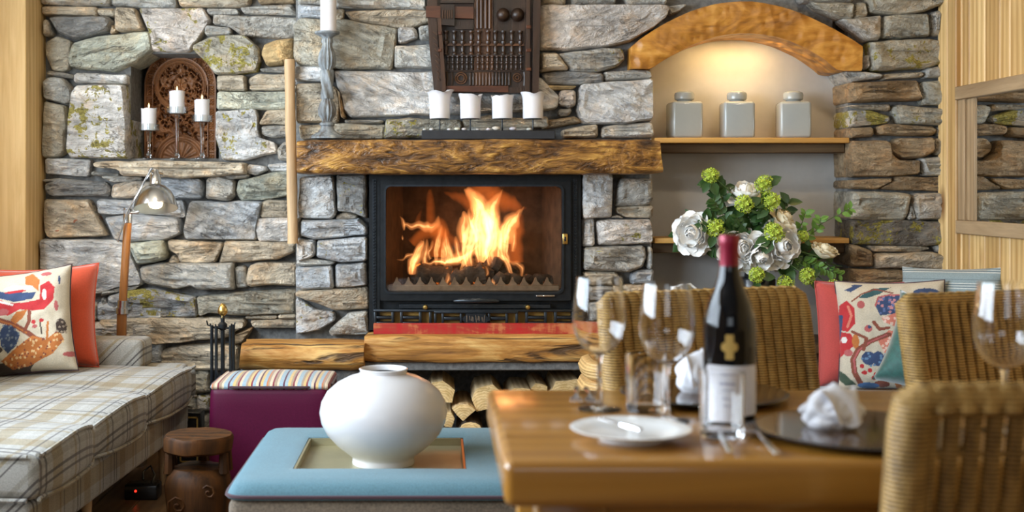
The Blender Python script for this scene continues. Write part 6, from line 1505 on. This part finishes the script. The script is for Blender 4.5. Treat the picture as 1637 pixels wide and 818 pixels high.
# charger plates and napkins
def charger(x, y, r, label):
    t = thing('charger_plate', label, 'plate', (x, y, TZ+.0004), 0, 'dark charger plates')
    MB().lathe([(0, 0), (r*.72, 0), (r*.97, .0085), (r, .011), (r*.985, .0125), (r*.955, .0125)], (0,0,0), 56).build('rim', M['charger_rim'], t)
    MB().lathe([(0, .0085), (r*.70, .0085), (r*.955, .0126)], (0,0,0), 56).build('well', M['charger'], t)
charger(.646, 1.868, .160, 'dark lacquer charger plate nearest the camera'); charger(.480, 2.205, .150, 'dark lacquer charger plate behind the bottle')
def napkin(x, y, w, h, label, seed, rot=0):
    """a soft linen bundle: a gathered foot, deep slanting folds and one flap falling over the side"""
    n, m = 64, 26; mb = MB()
    for j in range(m+1):
        t = j/m; env = math.sin(PI*min(1, .18 + .80*t))**.7
        for k in range(n):
            a = 2*PI*k/n; d = Vector((math.cos(a), math.sin(a), t*2.2))
            f = abs(nz(d.x*1.6+seed, d.y*1.6, d.z*1.3))*.75 - .16 + .10*math.cos(2*a+5*t+seed)
            r = w*(env*1.02 + f*.62*min(1, t*2.5))*(1 if t < .96 else .85)
            z = h*(t*(1 + .22*nz(d.x*1.3, d.y*1.3, seed)) - .12*max(0, f)*t)
            mb.v.append((r*math.cos(a), r*.85*math.sin(a), max(0, z)))
    for j in range(m):
        for k in range(n): mb.f.append((j*n+k, j*n+(k+1) % n, (j+1)*n+(k+1) % n, (j+1)*n+k))
    mb.f.append(tuple(m*n+k for k in range(n))); mb.f.append(tuple(range(n))[::-1])
    K = 12; o = len(mb.v)
    for i in range(K+1):
        for j in range(K+1):
            u, v = i/K - .5, j/K; c = Vector((u*w*1.5*(1-.35*v), -.25*w - v*w*.75 - .12*w*math.sin(u*7), h*(1.0 - .80*v*v) + .05*h*math.cos(u*9+v*3)))
            mb.v.append(tuple(c)); 
    for i in range(K):
        for j in range(K): p = o+i*(K+1)+j; mb.f.append((p, p+1, p+K+2, p+K+1))
    o = mb.build('napkin', M['linen'], None, True, (0,0,0), 75); o.location = (x, y, TZ+.0088); o.rotation_euler = (0, 0, rot); tag(o, label, 'napkin', 'folded napkins'); return o
napkin(XW(1328, 1.88), 1.88, .046, .066, 'folded white napkin on the charger nearest the camera', 1.3, .4); napkin(XW(1118, 2.20), 2.20, .040, .075, 'folded white napkin half hidden behind the bottle', 2.9)

# ------------------------------------------------------------------ wicker chairs
def chair(loc, rz, label, gap=0.0):
    t = thing('wicker_chair', label, 'chair', loc, rz, 'wicker dining chairs'); w = .270; n = 18; by, zs, ztop = .20, .30, .888; rec = math.tan(R(11))
    yb_ = lambda z: by + rec*max(0, z-.45)
    step = 2*(w-.03)/n
    for k in range(n):
        x = -(w-.03) + step*(k+.5); P = [(x, yb_(z), z) for z in np.linspace(zs, ztop-.02, 9)] + [(x, yb_(ztop)+.006, ztop-.004), (x, yb_(ztop)+.026, ztop-.003), (x, yb_(ztop)+.036, ztop-.03)]
        MB().tube(P, step*(.5 if gap else .60) - gap, 8, .85, True, (0, 1, 0)).build('back_rib', M['wicker'], t, True)
    if not gap: MB().add([(-w+.02, yb_(zs)+.012, zs), (w-.02, yb_(zs)+.012, zs), (w-.02, yb_(ztop)+.012, ztop-.02), (-w+.02, yb_(ztop)+.012, ztop-.02), (-w+.02, yb_(zs)+.024, zs), (w-.02, yb_(zs)+.024, zs), (w-.02, yb_(ztop)+.024, ztop-.02), (-w+.02, yb_(ztop)+.024, ztop-.02)], [(0,1,2,3), (4,7,6,5), (0,4,5,1), (1,5,6,2), (2,6,7,3), (3,7,4,0)]).build('back_panel', M['wicker'], t, False)
    for s in (-1, 1):
        P = [(s*(w-.012), yb_(z)+.014, z) for z in np.linspace(zs, ztop-.05, 8)] + [(s*(w-.014), yb_(ztop)+.014, ztop-.022), (s*(w-.030), yb_(ztop)+.016, ztop-.004)]
        MB().tube(P, [.026]*8 + [.025, .016], 12, 1.15, True, (0, 1, 0)).build('back_side', M['wicker'], t)
    if gap:
        MB().tube([(-w+.02, yb_(ztop)+.014, ztop-.016), (w-.02, yb_(ztop)+.014, ztop-.016)], .021, 12, 1.2).build('top_roll', M['wicker'], t)
        for zz_ in (.50, .60, .70, .80): MB().tube([(-w+.02, yb_(zz_)+.004, zz_), (w-.02, yb_(zz_)+.004, zz_)], .0035, 6).build('cross_cane', M['wicker'], t)
    MB().rbox(-w, w, -.24, .215, .36, .455, .03, 3).build('seat', M['wicker'], t)
    MB().rbox(-w+.01, w-.01, -.225, .20, .22, .37, .02, 2).build('skirt', M['wicker'], t)
    for sx in (-1, 1):
        for sy in (-1, 1): MB().tube([(sx*(w-.03), sy*.19 - .01, 0), (sx*(w-.03), sy*.19 - .01, .40)], [.018, .021], 10).build('leg', M['wicker'], t)
    return t
chair((.728, 2.56, 0), R(21), 'wicker dining chair behind the bottle, across the table'); chair((1.395, 2.54, 0), R(21), 'wicker dining chair on the far side behind the right wine glass', .0008)
chair((.836, 1.785, 0), R(180), 'blurred wicker chair nearest the camera, seen from behind', .0013)
# basket behind the far chair
bk_ = thing('log_basket', 'honey wicker basket beside the hearth behind the table', 'basket', (.68, 4.10, 0))
for k in range(9):
    z = .03 + k*.062; MB().loop([(x*(.17+.004*(k % 2)), y*(.14+.004*(k % 2)), z) for x, y in [(math.copysign(abs(math.cos(a))**.45, math.cos(a)), math.copysign(abs(math.sin(a))**.45, math.sin(a))) for a in [2*PI*q/48 for q in range(48)]]], .033, 8).build('woven_band', M['basket'], bk_)
MB().rbox(-.16, .16, -.13, .13, .0, .03, .01, 2).build('bottom', M['basket'], bk_)

# ------------------------------------------------------------------ corner bench and its cushions
bn = thing('corner_bench', 'grey upholstered corner bench under the mirror', 'bench', (1.78, 4.55, 0)); L = bn.location
MB().rbox(1.46, XR-.04, 4.05, 4.87, .27, .355, .025, 3).build('seat_pad', M['seatgrey'], bn, True, L)
MB().rbox(1.48, XR-.04, 4.10, 4.86, 0, .275, .006, 1).build('base', M['pine'], bn, True, L)
ZB = .352
cushion('plain coral red cushion on the bench by the niche', (XW(1392, 4.79), 4.785, ZB), (R(-7), 0, R(3)), .42, .41, .14, M['red'], 28, .05, M['red'], None, 11)
cushion('bird-print cream cushion on the bench before the red one', (XW(1428, 4.65), 4.65, ZB), (R(-9), R(1), R(-20)), .40, .425, .14, M['print'], 150, .06, M['piping_dark'], (map2, SH2), 14)
cushion('dark teal velvet cushion beside the bird-print one on the bench', (XW(1484, 4.42), 4.42, ZB+.02), (R(-14), R(22), R(-20)), .40, .36, .17, M['green'], 28, .10, None, None, 17)
cushion('blue-grey striped cushion leaning in the wall corner', (1.950, 4.665, ZB), (R(-5), R(3), R(-58)), .43, .475, .10, M['bluestripe'], 26, .04, None, None, 19)
cushion('blue-grey striped cushion against the pine wall at right edge', (2.00, 4.24, ZB), (R(-8), R(0), R(-76)), .40, .420, .11, M['bluestripe'], 26, .05, None, None, 23)
# fittings for the added, unseen ceiling spots
for i, (x, y) in enumerate(ADDED_SPOTS):
    t = thing('added_ceiling_spot', 'added unseen warm ceiling spot above the %s' % ['sofa end', 'fireplace', 'corner bench'][i], 'lamp', (x, y, ZC-.02), 0, 'added ceiling spots')
    MB().lathe([(.055, .02), (.055, 0), (.045, 0), (.045, .02)], (0,0,0), 20).build('ring', M['chrome'], t); MB().lathe([(0, .012), (.044, .012), (.044, .016), (0, .016)], (0,0,0), 16).build('lens', M['bulb'], t)
